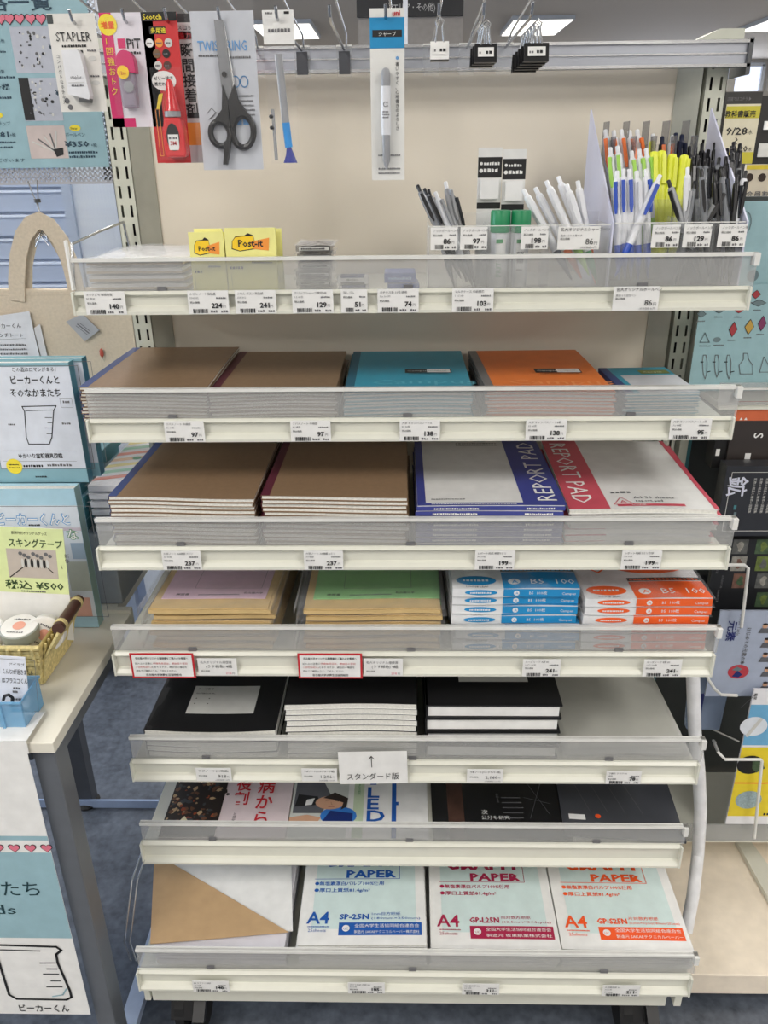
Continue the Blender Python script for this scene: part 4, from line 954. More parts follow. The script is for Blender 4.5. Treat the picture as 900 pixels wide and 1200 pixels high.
# red glue: two packages, one behind the other
def glue_pkg(px0, px1, y, label, front):
    t, xa, w_, h_ = package('glue_package', 'c', px0, px1, 191, label, y=y)
    mb, f = hang_card(t, xa, w_, h_, mat('glue_red', (202, 40, 44), .4))
    f.rect(0, h_-.009, w_, h_, INK)
    if front:
        f.text('Scotch', .002, h_-.0075, .0078, YELLOW, bold=.03, width=.022); f.rect(.008, h_-.022, .027, h_-.0145, INK); f.text('多用途', .0095, h_-.0208, .006, YELLOW, bold=.03, l=.0012)
        for i, (u, v, c_) in enumerate(((.007, .031, WHITE), (.018, .031, OY), (.029, .031, SILV), (.014, .042, mat('dot_brown', (120, 90, 60), .5)), (.025, .042, BLACKP), (.014, .054, SILV), (.025, .054, mat('dot_umber', (90, 50, 44), .5)))): f.disc(u, h_-v, .0046, c_, .0008); f.fine(u-.003, h_-v-.001, u+.003, .0018, GREYINK, i, .0012)
        f.disc(.019, h_-.070, .0145, WHITE, .0008, ry=.0105); f.text('ゼリー状で', .007, h_-.069, .0046, INK, l=.0012, bold=.03); f.text('液だれなし', .007, h_-.075, .0046, INK, l=.0012, bold=.03)
        f.poly([(.006, h_-.100), (.011, h_-.084), (.016, h_-.083), (.014, h_-.090), (.010, h_-.100)], YELLOW, .0008); f.frame(.005, .008, .009, h_-.100, .0008, OY)
    else:
        f.rect(.010, .0, w_, h_-.009, mat('glue_grey', (205, 200, 200), .4)); f.rect(.010, h_-.026, w_, h_-.018, OY); f.text('強力', w_-.020, h_-.0255, .008, RED, bold=.04, l=.0012)
        f.vtext('瞬間接着剤', w_-.019, h_-.043, .0155, INK, bold=.05, step=1.02, l=.0012); f.text('スコッチ', w_-.02, h_-.0165, .006, INK); f.rect(w_-.02, .02, w_-.002, .045, OY, .0008); f.rect(.0, 0, .024, .008, RED, .001); f.rect(w_-.018, .05, w_-.002, .056, INK, .001)
    mb.build('backing_card', t)
    if front:
        c = xa+.028; RG = mat('glue_bottle_red', (214, 26, 34), .25, coat=.5)
        mb = MB(); mb.lathe([(.002, .090), (.004, .086), (.0085, .060), (.010, .056)], RG, 16, c=(c, -.012, -h_)); mb.build('nozzle_cap', t, smooth=True)
        MB().lathe([(.0095, .050), (.0095, .056)], PGY, 16, c=(c, -.012, -h_)).build('collar', t, smooth=True)
        mb = MB(); pts = [(c-.012, -h_+.010), (c-.010, -h_+.006), (c+.012, -h_+.006), (c+.0135, -h_+.010), (c+.0135, -h_+.034), (c+.010, -h_+.049), (c-.009, -h_+.049), (c-.0125, -h_+.034)]; mb.prism(pts, -.021, -.002, 'y', RG)
        f = Fr(mb, (c, -.021, -h_), (1,0,0), (0,0,1)); f.disc(0, .028, .0078, INK, .0006, ry=.015); f.rect(-.006, .018, .0065, .031, WHITE, .0008); f.text('3M', -.004, .0195, .006, RED, l=.0012, bold=.05); f.fine(-.005, .026, .006, .0025, GREYINK, 2, .0012); f.poly([(-.0055, .014), (.0055, .014), (.0065, .018), (-.006, .018)], WHITE, .0008)
        mb.build('bottle', t, bevel=.002)
        MB().slab(0, .036, 0, .098, 0, .0002, FILM, lambda x, y: .001*sin(x*80+y*60)).build('blister', t, loc=(c-.018, -.024, -h_+.003), rot=(R(90), 0, 0))
glue_pkg(182, 232, YP+.014, 'instant glue package with big black vertical characters, behind the red one', False)
glue_pkg(172, 213, YP, 'red instant glue package with a red bottle, in front', True)
# scissors
t, xa, w_, h_ = package('scissors_package', 'd', 228, 301, 199, 'clear bag on grey card holding black-handled scissors')
SCG = mat('scissor_card', (196, 200, 208), .45); SBL = mat('scissor_blue', (98, 156, 212), .5)
mb, f = hang_card(t, xa, w_, h_, SCG); f.text('TWIST-RING', .006, h_-.040, .0150, SBL, width=w_-.016, bold=.02); f.fine(.006, h_-.046, .030, .0026, GREYINK, 2); f.fine(w_-.03, h_-.048, w_-.006, .0026, GREYINK, 3)
for u in (w_-.026, w_-.016): f.line([(u+.0045*cos(2*pi*k/16), h_-.072+.0058*sin(2*pi*k/16)) for k in range(16)], .0012, SBL, close=True)
for k in range(5): f.fine(w_-.028, h_-.088-k*.005, w_-.006, .002, GREYINK, k)
f.fine(w_-.028, h_-.118, w_-.008, .007, SBL, 5); f.line([(.010, .062), (.016, .068), (.021, .063), (.012, .056), (.018, .06)], .0008, GREYINK)
mb.build('backing_card', t)
c = xa+w_*.50; o = empty('x', (0, 0, 0), None, None); bpy.data.objects.remove(o)
mb = MB().prism([(c-.008, -h_+.158), (c+.002, -h_+.158), (c+.007, -h_+.095), (c+.004, -h_+.072), (c-.006, -h_+.090)], -.006, -.0035, 'y', mat('scissor_blade', (128, 130, 134), .3, .6)).prism([(c-.001, -h_+.158), (c+.003, -h_+.155), (c+.010, -h_+.095), (c+.001, -h_+.072)], -.0035, -.0015, 'y', STEEL)
mb.build('blades', t)
MB().lathe([(.003, -.0005), (.003, .0005)], BLACK, 14, c=(0, 0, 0)).build('pivot_screw', t, loc=(c-.001, -.0068, -h_+.103), rot=(R(90), 0, 0))
def ring(cx, cz, rx, rz, rr, n=28, tilt=0.):
    return [(cx+rx*cos(2*pi*k/n)*cos(tilt)-rz*sin(2*pi*k/n)*sin(tilt), -.005, cz+rx*cos(2*pi*k/n)*sin(tilt)+rz*sin(2*pi*k/n)*cos(tilt)) for k in range(n)]
mb = MB(); mb.tube(ring(c-.012, -h_+.040, .0115, .0135, 0, tilt=.15), .0035, BLACK, close=True)
mb.prism([(c-.004, -h_+.092), (c+.001, -h_+.075), (c+.001, -h_+.045), (c-.006, -h_+.052), (c-.018, -h_+.054), (c-.007, -h_+.066)], -.009, -.001, 'y', BLACK)
mb.prism([(c-.008, -h_+.031), (c+.001, -h_+.035), (c-.002, -h_+.020), (c-.006, -h_+.006), (c-.011, -h_+.006), (c-.009, -h_+.018)], -.009, -.001, 'y', BLACK); mb.build('handle', t, smooth=False)
mb = MB(); mb.tube(ring(c+.016, -h_+.042, .0125, .0175, 0, tilt=-.12), .0037, BLACK, close=True)
mb.prism([(c+.010, -h_+.092), (c+.013, -h_+.076), (c+.026, -h_+.058), (c+.012, -h_+.060), (c+.003, -h_+.045), (c+.001, -h_+.075)], -.009, -.001, 'y', BLACK); mb.build('handle', t, smooth=False)
MB().slab(0, w_+.006, 0, h_+.01, 0, .0002, FILM, lambda x, y: .0018*sin(x*60+y*30)*cos(y*22), nx=10, ny=16).build('clear_bag', t, loc=(xa-.003, -.012, -h_), rot=(R(90), 0, 0))
# slim brush packet
t, xa, w_, h_ = package('brush_packet', 'e', 311, 350, 192, 'slim clear packet with a grey brush pen, blue band and navy tip')
mb, f = hang_card(t, xa, w_-.004, .034, WHITE, th=.0006); mb = MB().box(xa, xa+w_-.003, 0, .0006, -.034, 0, WHITE); f = Fr(mb, (xa, 0, -.034), (1,0,0), (0,0,1)); f.fine(.006, .012, w_-.008, .004, GREYINK, 3); f.fine(.004, .030, .012, .002, GREYINK, 5); f.rect(w_-.014, .030, w_-.008, .0325, INK)
mb.build('header_card', t); c = xa+w_*.52
MB().tube([(c-.003, -.006, -.045), (c+.001, -.006, -h_+.045)], .0042, PGY, 12).tube([(c-.006, -.004, -.045), (c-.002, -.004, -h_+.045)], .0022, PW, 8).build('brush_handle', t, smooth=True)
MB().tube([(c+.001, -.006, -h_+.045), (c+.003, -.006, -h_+.018)], .0046, mat('cyan_band', (32, 144, 220), .3), 12).build('blue_band', t, smooth=True)
MB().tube([(c+.003, -.006, -h_+.018), (c+.004, -.006, -h_+.010), (c+.004, -.006, -h_+.001)], [.0028, .005, .0085], mat('navy_bristle', (22, 40, 140), .5), 12).build('bristle_tip', t, smooth=True)
mb = MB(); mb.tube([(xa+.006, -.003, -h_+.060), (xa+.007, -.003, -h_+.004)], .002, PCL, 6); [mb.lathe([(.002, -.002), (.003, 0), (.002, .002)], BLACK, 8, c=(xa+.004, -.004, -h_+z_)) for z_ in (.040, .052)]; mb.build('spare_refill', t)
MB().slab(0, w_-.004, 0, h_-.032, 0, .0002, FILM, lambda x, y: .0015*sin(x*120+y*40)*cos(y*33), nx=8, ny=16).build('clear_bag', t, loc=(xa+.002, -.013, -h_), rot=(R(90), 0, 0))
# blue headed mechanical pencil packet
t, xa, w_, h_ = package('pencil_packet', 'g', 434, 474, 211, 'white packet with blue header holding a grey and white mechanical pencil', dz=.0)
mb, f = hang_card(t, xa, w_, h_, mat('packet_white', (226, 226, 222), .5)); f.rect(0, h_-.040, w_, h_-.009, mat('header_blue', (20, 138, 192), .45)); f.rect(.003, h_-.0285, w_-.003, h_-.0215, INK, .0008); f.text('シャープ', w_/2, h_-.0275, .0052, WHITE, align='C', l=.0012)
f.text('uni', w_-.014, h_-.0075, .0075, RED, bold=.06); f.disc(w_-.0085, h_-.050, .0018, SBL); f.vtext('書いやすく、心地書きのよろしさ', w_-.0108, h_-.058, .0046, INK, step=1.05, bold=.02); f.fine(.008, .027, w_-.006, .0022, GREYINK, 4); f.fine(.008, .012, w_-.004, .0022, GREYINK, 6); f.fine(.008, .007, w_-.006, .0022, GREYINK, 7)
mb.build('backing_card', t); c = xa+w_*.45
MB().lathe([(.0050, .102), (.0055, .105), (.0055, .115), (.0045, .119), (.002, .121)], PGY, 14, c=(c, -.008, -h_)).build('pencil_cap', t, smooth=True)
mb = MB().lathe([(.0055, .050), (.0058, .052), (.0058, .102)], PW, 14, c=(c, -.008, -h_)); f = Fr(mb, (c, -.0142, -h_), (1,0,0), (0,0,1)); f.text('α', -.0035, .080, .010, GREYINK, l=.0002); [f.fine(-.004, .068+q*.003, .004, .0018, GREYINK, q, .0002) for q in range(3)]; mb.build('pencil_barrel', t, smooth=True)
MB().lathe([(.001, .012), (.0045, .022), (.0048, .050)], PGY, 14, c=(c, -.008, -h_)).build('pencil_grip', t, smooth=True)
MB().slab(0, w_, 0, h_-.045, 0, .0002, FILM, lambda x, y: .0012*sin(x*90+y*35)*cos(y*40), nx=8, ny=14).build('clear_bag', t, loc=(xa, -.015, -h_), rot=(R(90), 0, 0))
# binder clips
def clip(x, y, wd, label, group, white=False, z=None):
    t = empty('binder_clip', (x, y, z if z else ZH-.002), label, 'binder clip', group)
    h0 = -.036; hb = .018
    MB().prism([(-.008, h0), (-.0065, h0+.0), (-.0015, h0+hb), (.0015, h0+hb), (.0065, h0), (.008, h0), (.0025, h0+hb+.001), (-.0025, h0+hb+.001)], -wd/2, wd/2, 'x', WHITE if white else BLACK).box(-wd/2, wd/2, -.008, .008, h0-.001, h0, BLACK).build('clip_body', t)
    mb = MB(); f = Fr(mb, (-wd/2, -.0086, h0+.002), (1,0,.0), (0,.30,.954)); f.rect(wd*.14, .003, wd*.86, .0135, WHITE, .0006); f.fine(wd*.2, .006, wd*.36, .003, GREYINK, 3, .001); f.fine(wd*.5, .006, wd*.76, .0035, INK, 5, .001)
    if not white or True: mb.build('paper_label', t)
    for s_ in (-1, 1):
        MB().tube([(-wd*.22, s_*.002, h0+hb), (-.003, s_*.0045, h0+hb+.016), (-.0045, s_*.005, h0+hb+.021), (0, s_*.0052, h0+hb+.0245), (.0045, s_*.005, h0+hb+.021), (.003, s_*.0045, h0+hb+.016), (wd*.22, s_*.002, h0+hb)], .0010, STEEL, 6).build('wire_handle', t, smooth=True)
clip(hooks['h']+.002, -.272, .0215, 'single binder clip with a white body label on its own hook', 'binder clips on hooks', True)
for k in range(3): clip(hooks['i']+.006-.0014*k, -.262+k*.012, .026, ['binder clip foremost in the group of three', 'binder clip second in the group of three', 'binder clip last in the group of three'][k], 'binder clips on hooks', z=ZH-.004-.001*k)
for k in range(5): clip(hooks['j']+.011-.0016*k, -.262+k*.013, .029, ['binder clip foremost in the group of five', 'binder clip second in the group of five', 'binder clip third in the group of five', 'binder clip fourth in the group of five', 'binder clip last in the group of five'][k], 'binder clips on hooks', z=ZH-.004-.0015*k)

# ------------------------------------------------------------------ the table and its goods beside the rack
class Board:
    """an upright board in plane y, its lower corners seen at (pxl, pyb) and (pxr, pyb), its top at pyt"""
    def __init__(s, y, pxl, pxr, pyb, pyt, m, th=.002, rim=None):
        s.y = y; s.x0 = X(pxl, pyb, y); s.x1 = X(pxr, pyb, y); s.z0 = Z((pxl+pxr)/2, pyb, y); s.z1 = Z((pxl+pxr)/2, pyt, y)
        s.w = s.x1-s.x0; s.h = s.z1-s.z0; s.mb = MB().box(0, s.w, 0, th, 0, s.h, m); s.f = Fr(s.mb, (0, 0, 0), (1,0,0), (0,0,1))
    def q(s, px, py):
        p = at(px, py, y=s.y); return (p.x-s.x0, p.z-s.z0)
    def qs(s, *pts): return [s.q(*p) for p in pts]
    def rect(s, pxa, pya, pxb, pyb, m, l=.0004):
        (u0, v0), (u1, v1) = s.q(pxa, pyb), s.q(pxb, pya); s.f.rect(max(u0, 0), v0, min(u1, s.w), v1, m, l)
    def text(s, t, px, py, hpx, m, **k):
        u, v = s.q(px, py); h_ = Z(px, py-hpx, s.y)-Z(px, py, s.y)
        if 'wpx' in k: k['width'] = X(px+k.pop('wpx'), py, s.y)-X(px, py, s.y)
        s.f.text(t, u, v, h_, m, **k)
    def fine(s, px, py, pxb, hpx, m=None, seed=0):
        u, v = s.q(px, py); h_ = Z(px, py-hpx, s.y)-Z(px, py, s.y); s.f.fine(max(0, u), v, min(s.w, s.q(pxb, py)[0]), h_, m, seed)
    def done(s, name, parent=None, **k):
        return s.mb.build(name, parent, loc=(s.x0, s.y, s.z0), **k)
TZ = .72
TABW = mat('table_laminate', (226, 222, 208), .35, noise=.03, scale=6); TLEG = mat('table_leg_grey', (112, 116, 122), .4, .3, noise=.03); DARKG = mat('dark_grey_steel_and_gap_shade', (62, 66, 74), .5)
tab = empty('display_table', (-.9, -.35, 0), 'narrow white-topped table with grey steel legs beside the rack', 'table')
def tb(mb, name, **k): return mb.build(name, tab, loc=(.9, .35, 0), **k)
xr = at(62, 871, z=TZ).x; yfr = at(62, 871, z=TZ).y; ybk = -.185
tb(MB().box(-1.45, xr, yfr, ybk, TZ-.017, TZ, TABW), 'table_top', bevel=.0012)
tb(MB().box(-1.45, xr, ybk, ybk+.012, TZ-.03, TZ+.006, TABW), 'rear_edge_strip')
tb(MB().box(xr-.050, xr-.018, yfr+.05, ybk, TZ-.062, TZ-.022, TLEG).box(xr-.055, xr-.02, yfr+.03, ybk, TZ-.022, TZ-.017, DARKG), 'side_beam')  # grey beam, plus a dark strip painting the shadowed gap under the top
tb(MB().box(-1.45, xr-.05, yfr+.030, yfr+.055, TZ-.055, TZ-.0175, TLEG), 'front_beam')
lx = X(66, 892, yfr+.01)
tb(MB().box(lx-.030, lx, yfr+.010, yfr+.048, .0, TZ-.0175, TLEG), 'leg', bevel=.002)
tb(MB().box(-1.43, -1.40, yfr+.010, yfr+.048, .0, TZ-.0175, TLEG), 'leg')
tb(MB().box(lx-.032, lx+.002, yfr+.008, yfr+.05, TZ-.024, TZ-.0176, STEEL), 'leg_cap')
SIL = mat('foot_rail_silver', (176, 190, 214), .35, .3)
pa = at(166, 1127, z=.03); tb(MB().box(pa.x-.004, pa.x+.026, yfr+.05, .10, .012, .030, SIL), 'foot_rail')
# rear table frame
yr = .11; lxa, lxb = X(88, 935, yr), X(108, 935, yr); zc_ = Z(120, 940, yr)
tb(MB().box(lxa, lxb, yr, yr+.03, .01, TZ-.03, DARKG), 'leg'); tb(MB().box(lxa, lxb, ybk, yr, TZ-.06, TZ-.03, DARKG), 'side_beam')
tb(MB().box(-1.43, X(215, 940, yr)+.1, yr-.006, yr-.0005, zc_-.012, zc_+.010, mat('crossbar_blue_grey', (150, 168, 200), .4, .2)), 'crossbar')
tb(MB().lathe([(.028, 0), (.03, .006), (.02, .012), (.008, .02)], RUBBER, 16, c=((lxa+lxb)/2, yr+.015, 0)), 'foot_glide')
tb(MB().box(-1.45, -.50, ybk+.013, .095, TZ-.016, TZ+.006, TABW), 'rear_shelf')

# riser and books on the table
RIS = mat('riser_grey', (150, 156, 162), .5); TEALB = mat('book_teal', (136, 178, 190), .5); TEALD = mat('book_teal_dark', (70, 128, 136), .5); LBL = mat('book_light_blue', (166, 202, 218), .5)
yk = -.172
tag(MB().box(-1.15, -.492, yk+.006, .09, TZ+.007, .86, RIS).build('riser_box', bevel=.002), 'grey riser box at the back of the narrow table', 'riser')
# the lower large book (light blue)
B = Board(-.232, -22, 116, 735, 573, LBL, .001); t = empty('picture_book', (B.x0, B.y, B.z0), 'large light blue picture book standing on the table behind the basket', 'book')
B.rect(-22, 592, 105, 722, mat('cover_pale', (206, 214, 222), .5)); B.rect(-22, 700, 105, 722, mat('cover_tan_pink', (212, 164, 148), .5), .0006); B.rect(-22, 618, 105, 622, mat('cover_lilac', (196, 186, 196), .5), .0006)
B.rect(86, 636, 103, 655, mat('cover_blue_grey', (150, 170, 190), .5), .0006); B.rect(84, 658, 102, 692, mat('cover_khaki', (172, 178, 168), .5), .0006); B.f.frame(*B.q(-22, 722), *B.q(105, 593), .0008, GREYINK)
B.text('ビーカーくんと', -5, 614, 15, mat('title_blue', (80, 150, 204), .5), bold=.26, wpx=88); B.text('ビーカーくんと', -5, 614, 15, WHITE, bold=.02, wpx=88, l=.0014)
B.text('な', 79, 631, 13, GREEN, bold=.26); B.text('な', 79, 631, 13, WHITE, l=.0014, bold=.03); B.fine(34, 616, 48, 2, INK, 2)
c = B.mb.build('front_cover', t); MB().box(.002, B.w-.003, .0015, .0215, .002, B.h-.003, PAGE).build('pages', t); MB().box(0, B.w, .022, .0235, 0, B.h, LBL).box(B.w-.0012, B.w, .0012, .0218, 0, B.h, mat('book_side_green', (140, 170, 164), .5)).build('spine_and_back', t)
# stack of teal books behind it
r = random.Random(3)
zbk = .861
for k in range(5):
    t = empty('book', (-.648+r.uniform(-.004, .004), yk+.012+.004*k, zbk), ['teal book lying topmost of the pile, under the upright one' if k == 4 else 'teal book lying in the pile on the grey riser, %s from top' % ORD[4-k]][0], 'book', 'teal books lying on the riser', rz=R(r.uniform(-1, 1)))
    MB().box(-.150, .108, .001, .19, .0022, .0178, PAGE).build('pages', t); mb = MB().box(-.15, .115, 0, .195, .018, .0200, TEALD if k % 2 else TEALB).box(-.15, .115, 0, .195, 0, .002, TEALD).box(.112, .115, 0, .195, .002, .018, TEALD)
    f = Fr(mb, (-.15, 0, 0), (1,0,0), (0,0,1)); mb.build('cover', t); zbk += .0206
# upright teal book with drawing
B = Board(-.198, -14, 104, 565, 425, TEALB, .0015); t = empty('picture_book', (B.x0, B.y, zbk+.001), 'teal book with white title panel and a measuring glass drawing, standing on the pile', 'book'); B.z0 += 0
B.rect(2, 429, 91, 549, mat('cover_white_panel', (216, 222, 232), .5)); B.f.frame(*B.q(2, 549), *B.q(91, 428), .0008, GREYINK, .0009)
B.text('この酒はロマンがある！', 14, 435, 6, INK, wpx=52); B.text('ビーカーくんと', 12, 449, 10.5, INK, bold=.03, wpx=58); B.text('そのなかまたち', 12, 464, 10.5, INK, bold=.03, wpx=60)
f = B.f; f.line(B.qs((26, 476), (66, 475), (63, 481), (61, 512), (58, 520), (34, 520), (31, 512), (29, 482)), .0013, INK, .0009, True); f.line(B.qs((30, 481), (62, 480)), .0008, INK)
for yy, xx in ((489, 53), (495, 56), (501, 53), (508, 55)): f.line(B.qs((xx, yy), (61, yy)), .0009, INK)
B.text('ゆかいな実験器具図鑑', 22, 536, 6, INK, bold=.03, wpx=52); f.line(B.qs((4, 528), (90, 528)), .0004, GREYINK); f.line(B.qs((4, 540), (90, 540)), .0004, GREYINK); B.fine(28, 547, 52, 3, INK, 3); B.fine(56, 546, 84, 3, GREYINK, 4)
f.frame(*B.q(72, 477), *B.q(84, 466), .0004, GREYINK, .0009); B.fine(74, 472, 82, 3, GREYINK, 1); B.fine(10, 498, 18, 2, GREYINK, 5); B.fine(73, 497, 83, 2.5, GREYINK, 6); B.fine(42, 559, 56, 2, INK, 7)
u, v = B.q(17, 546); f.disc(u, v, .0125, YELLOW, .0010); f.fine(u-.008, v+.002, u+.008, .002, INK, 5, .0014); f.fine(u-.008, v-.003, u+.008, .002, INK, 6, .0014)
B.mb.build('front_cover', t); MB().box(.002, B.w-.002, .002, .018, .002, B.h-.002, PAGE).build('pages', t); MB().box(0, B.w, .0185, .0200, 0, B.h, TEALB).box(B.w-.0012, B.w+.0, .0016, .0184, 0, B.h, mat('book_edge_teal', (86, 146, 158), .5)).build('spine_and_back', t)
# a second copy standing behind it
t2 = dup(t); t2.location = (t.location.x+.010, t.location.y+.026, t.location.z); tag(t2, 'second teal book standing directly behind the one with the white title panel', 'book')
# clear-wrapped picture packs by the rack
PKC = [mat('pack_'+n_, c_, .5) for n_, c_ in (('peach', (236, 190, 150)), ('coral', (230, 130, 110)), ('mint', (150, 210, 180)), ('lemon', (238, 222, 140)), ('white', (236, 236, 240)))]
zz = .862
for k in range(6):
    t = empty('picture_pack', (-.494+r.uniform(-.002, .002), -.16, zz), 'clear-wrapped pastel picture sheet pack, topmost beside the teal books' if k == 5 else 'clear-wrapped picture pack in the pile beside the teal books, %s from top' % ORD[5-k], 'picture pack', 'clear-wrapped picture packs', rz=R(r.uniform(-.5, .5)))
    mb = MB().box(-.027, .027, 0, .25, 0.0005, .010, PKC[4]); f = Fr(mb, (-.027, 0, .010))
    for q_ in range(7): f.poly([(.0, .02+q_*.03), (.054, .04+q_*.03), (.054, .055+q_*.03), (.0, .035+q_*.03)], PKC[(q_+k) % 4], .0003)
    f.disc(.040, .13, .008, GREEN, .0006); mb.build('picture_sheet', t); MB().slab(-.030, .029, -.006, .255, .0108, .011, FILM, lambda x, y: .0015*sin(x*90+y*50)+.001, nx=12, ny=14).build('clear_wrap', t); zz += .0143

# basket with masking tapes
WICK = mat('wicker_straw', (200, 184, 128), .7, noise=.25, scale=150, bump=.6); ROD = mat('basket_handle_brown', (74, 46, 36), .45)
bk = empty('wicker_basket', (-.66, -.36, TZ+.0008), 'straw wicker basket with a dark brown wooden handle bar', 'basket')
bx0, bx1, by0, by1, bh = -.17, .119, -.026, .082, .070
mb = MB(); n_ = 10
def loop(z, o_, k_=10): 
    return [(bx0-o_, by0-o_, z), (bx1+o_, by0-o_, z), (bx1+o_, by1+o_, z), (bx0-o_, by1+o_, z)]
for i in range(n_): 
    z = .004+i*(bh-.004)/(n_-1); mb.tube(loop(z, .012*i/n_+(.0012 if i % 2 else 0)), .0044, WICK, 6, close=True)
mb.box(bx0, bx1, by0, by1, .001, .004, WICK)
mb.build('woven_wall', bk)
mb = MB()
for i in range(18):
    a = bx0+(bx1-bx0)*i/17; mb.tube([(a, by0-.003, .003), (a*1.03, by0-.017, bh)], .0022, WICK, 5)
for i in range(10):
    a = by0+(by1-by0)*i/9; mb.tube([(bx1+.003, a, .003), (bx1+.017, a, bh)], .0022, WICK, 5)
mb.build('stakes', bk); bk.children[-1]['kind'] = 'stuff'
def wl3(px, py, y): p = at(px, py, y=y); return (p.x+.66, p.y+.36, p.z-TZ-.0008)
h0, h1 = wl3(68, 737, -.398), wl3(92, 703, -.300)
MB().tube([h0, h1], .0085, ROD, 14).build('handle_rod', bk, smooth=True)
mb = MB()
for i in range(22):
    q_ = i/21; top = (h0[0]+(h1[0]-h0[0])*q_, h0[1]+(h1[1]-h0[1])*q_, h0[2]+(h1[2]-h0[2])*q_-.006); mb.tube([(bx1+.002, by0+(by1-by0-.01)*q_, .003), (bx1+.012, by0+(by1-by0)*q_, .045), top], .0030, WICK, 5)
mb.build('side_webbing', bk)
for e_, g_ in ((h0, h1), (h1, h0)):
    d_ = V3([g_[i]-e_[i] for i in range(3)]).normalized(); MB().tube([V3(e_)+d_*.008, V3(e_)+d_*.016], .0096, WICK, 12).build('handle_binding', bk, smooth=True)
TAPES = [mat('tape_'+n_, c_, .5) for n_, c_ in (('white', (228, 226, 222)), ('pattern_grey', (150, 156, 150)), ('salmon', (226, 160, 140)))]
def roll(px, py, y, lab, k, rot=(0, 0, 0)):
    p = at(px, py, y=y); t = empty('masking_tape_roll', (p.x, p.y, p.z), lab, 'tape roll', 'masking tape rolls in the basket'); t.rotation_euler = rot
    MB().lathe([(.0265, -.009), (.0275, -.008), (.0275, .008), (.0265, .009)], TAPES[1] if k else TAPES[0], 28).build('tape', t, smooth=True)
    mb = MB().lathe([(.0255, .0085), (.0255, .0098)], TAPES[0], 28); f = Fr(mb, (0, 0, .0098)); f.disc(0, 0, .009, TAPES[2], .0004); f.fine(-.012, -.016, .012, .003, GREYINK, k); f.fine(-.012, .012, .012, .003, GREYINK, k+3); mb.build('face_label', t)
roll(24, 739, -.352, 'round masking tape roll with pale face lying uppermost in the basket', 1, (R(10), R(3), 0)); roll(-12, 744, -.350, 'masking tape roll cut by the picture edge in the basket', 0, (R(20), R(-20), 0))
roll(54, 742, -.340, 'masking tape roll standing on edge near the basket handle', 0, (R(70), R(30), 0)); roll(0, 757, -.315, 'masking tape roll lying deeper in the basket', 0, (R(4), 0, 0)); roll(44, 763, -.315, 'masking tape roll lying lowest under the others', 1, (0, 0, 0))
MB().box(-.82, -.56, -.42, -.29, TZ+.006, TZ+.025, TAPES[0])
# price card standing in the basket
LIME = mat('card_pale_lime', (216, 228, 168), .6)
B = Board(-.305, -30, 86, 745, 618, WHITE, .0012); t = None
B.rect(-30, 618, 84, 693, LIME); B.text('夏期特別オリジナルグッズ', 1, 626, 4, INK, wpx=42); B.text('スキングテープ', -1, 640, 10.5, mat('olive_ink', (60, 84, 50), .5), bold=.04, wpx=64)
B.rect(4, 643, 55, 676, mat('photo_greige', (190, 180, 170), .6), .0006)
for k in range(9): u, v = B.q(18+k*3.6, 659); B.f.disc(u, v, .0022, INK if k % 2 else SILV, .001, ry=.0075)
for k in range(8): u, v = B.q(14+k*5, 648+(k % 3)*2); B.f.disc(u, v, .003, GREYINK, .0012)
B.f.line(B.qs((5, 676), (20, 663)), .0016, INK); B.f.line(B.qs((45, 662), (55, 669)), .0014, INK)
B.text('税込 ¥500', 1, 688, 10.5, mat('dark_olive', (44, 70, 36), .5), bold=.06, wpx=68); B.fine(20, 692, 48, 2, GREYINK, 3); B.f.vtext('新作', *B.q(66, 651), .0075, INK); B.f.line(B.qs((63, 660), (65, 664)), .0008, INK)
tag(B.done('price_card', rot=(R(-4), R(3), 0)), 'pale lime card priced 500 yen standing up in the basket', 'price card')
# blue plastic bin with card
BLP = clear('bin_blue_plastic', (120, 176, 214), .55, .15)
pf_, pr_ = at(27, 857, z=TZ), at(50, 826, z=TZ)
bn = empty('plastic_bin', (-.605, pf_.y+.028, TZ+.0008), 'translucent blue plastic bin on the front of the narrow table', 'bin')
ex = (pf_.x+pr_.x)/2+.605+.004
def bowl(x0, x1, y0, y1, h_, th):
    mb = MB()
    for (a, b_, c_, d_) in ((x0, x1, y0, y0+th), (x0, x1, y1-th, y1), (x0, x0+th, y0+th, y1-th), (x1-th, x1, y0+th, y1-th)): mb.box(a, b_, c_, d_, th, h_, BLP)
    mb.box(x0, x1, y0, y1, 0, th, BLP); return mb
o = bowl(-.20, ex, -.028, pr_.y-pf_.y-.028, .046, .0025).build('bin_body', bn, bevel=.001)
rb_ = pr_.y-pf_.y-.027
MB().tube([(-.20, -.029, .046), (ex+.001, -.029, .046), (ex+.001, rb_, .046), (-.20, rb_, .046)], .0022, BLP, 8, close=True).build('rim', bn)
for k in range(5): MB().box(ex-.03-k*.045, ex-.026-k*.045, -.031, -.029, .004, .042, BLP).build('rib', bn)
MB().box(-.05, -.02, -.018, .0, .004, .04, INK).box(-.09, -.055, -.02, .02, .004, .045, WHITE).build('x')
bpy.data.objects.remove(bpy.data.objects['x'])
B = Board(-.462, -30, 34, 828, 770, mat('card_cool_white', (222, 226, 236), .6), .001)
B.text('アイラブ', 3, 780, 4, INK); B.text('くんじ?が活きまたる', -3, 789, 6.5, INK, bold=.02, wpx=36); B.text('はフラスコくん', -2, 799, 6.5, INK, bold=.02, wpx=30); B.fine(12, 806, 22, 2.5, GREYINK, 2); B.fine(12, 810, 20, 2.5, GREYINK, 5); B.fine(14, 818, 27, 2.5, GREYINK, 3); B.fine(14, 822, 24, 2.5, GREYINK, 4)
B.f.frame(*B.q(-20, 829), *B.q(32, 773), .0005, GREYINK)
tag(B.done('description_card', rot=(R(-6), R(4), 0)), 'white description card with fine print standing in the blue bin', 'card')
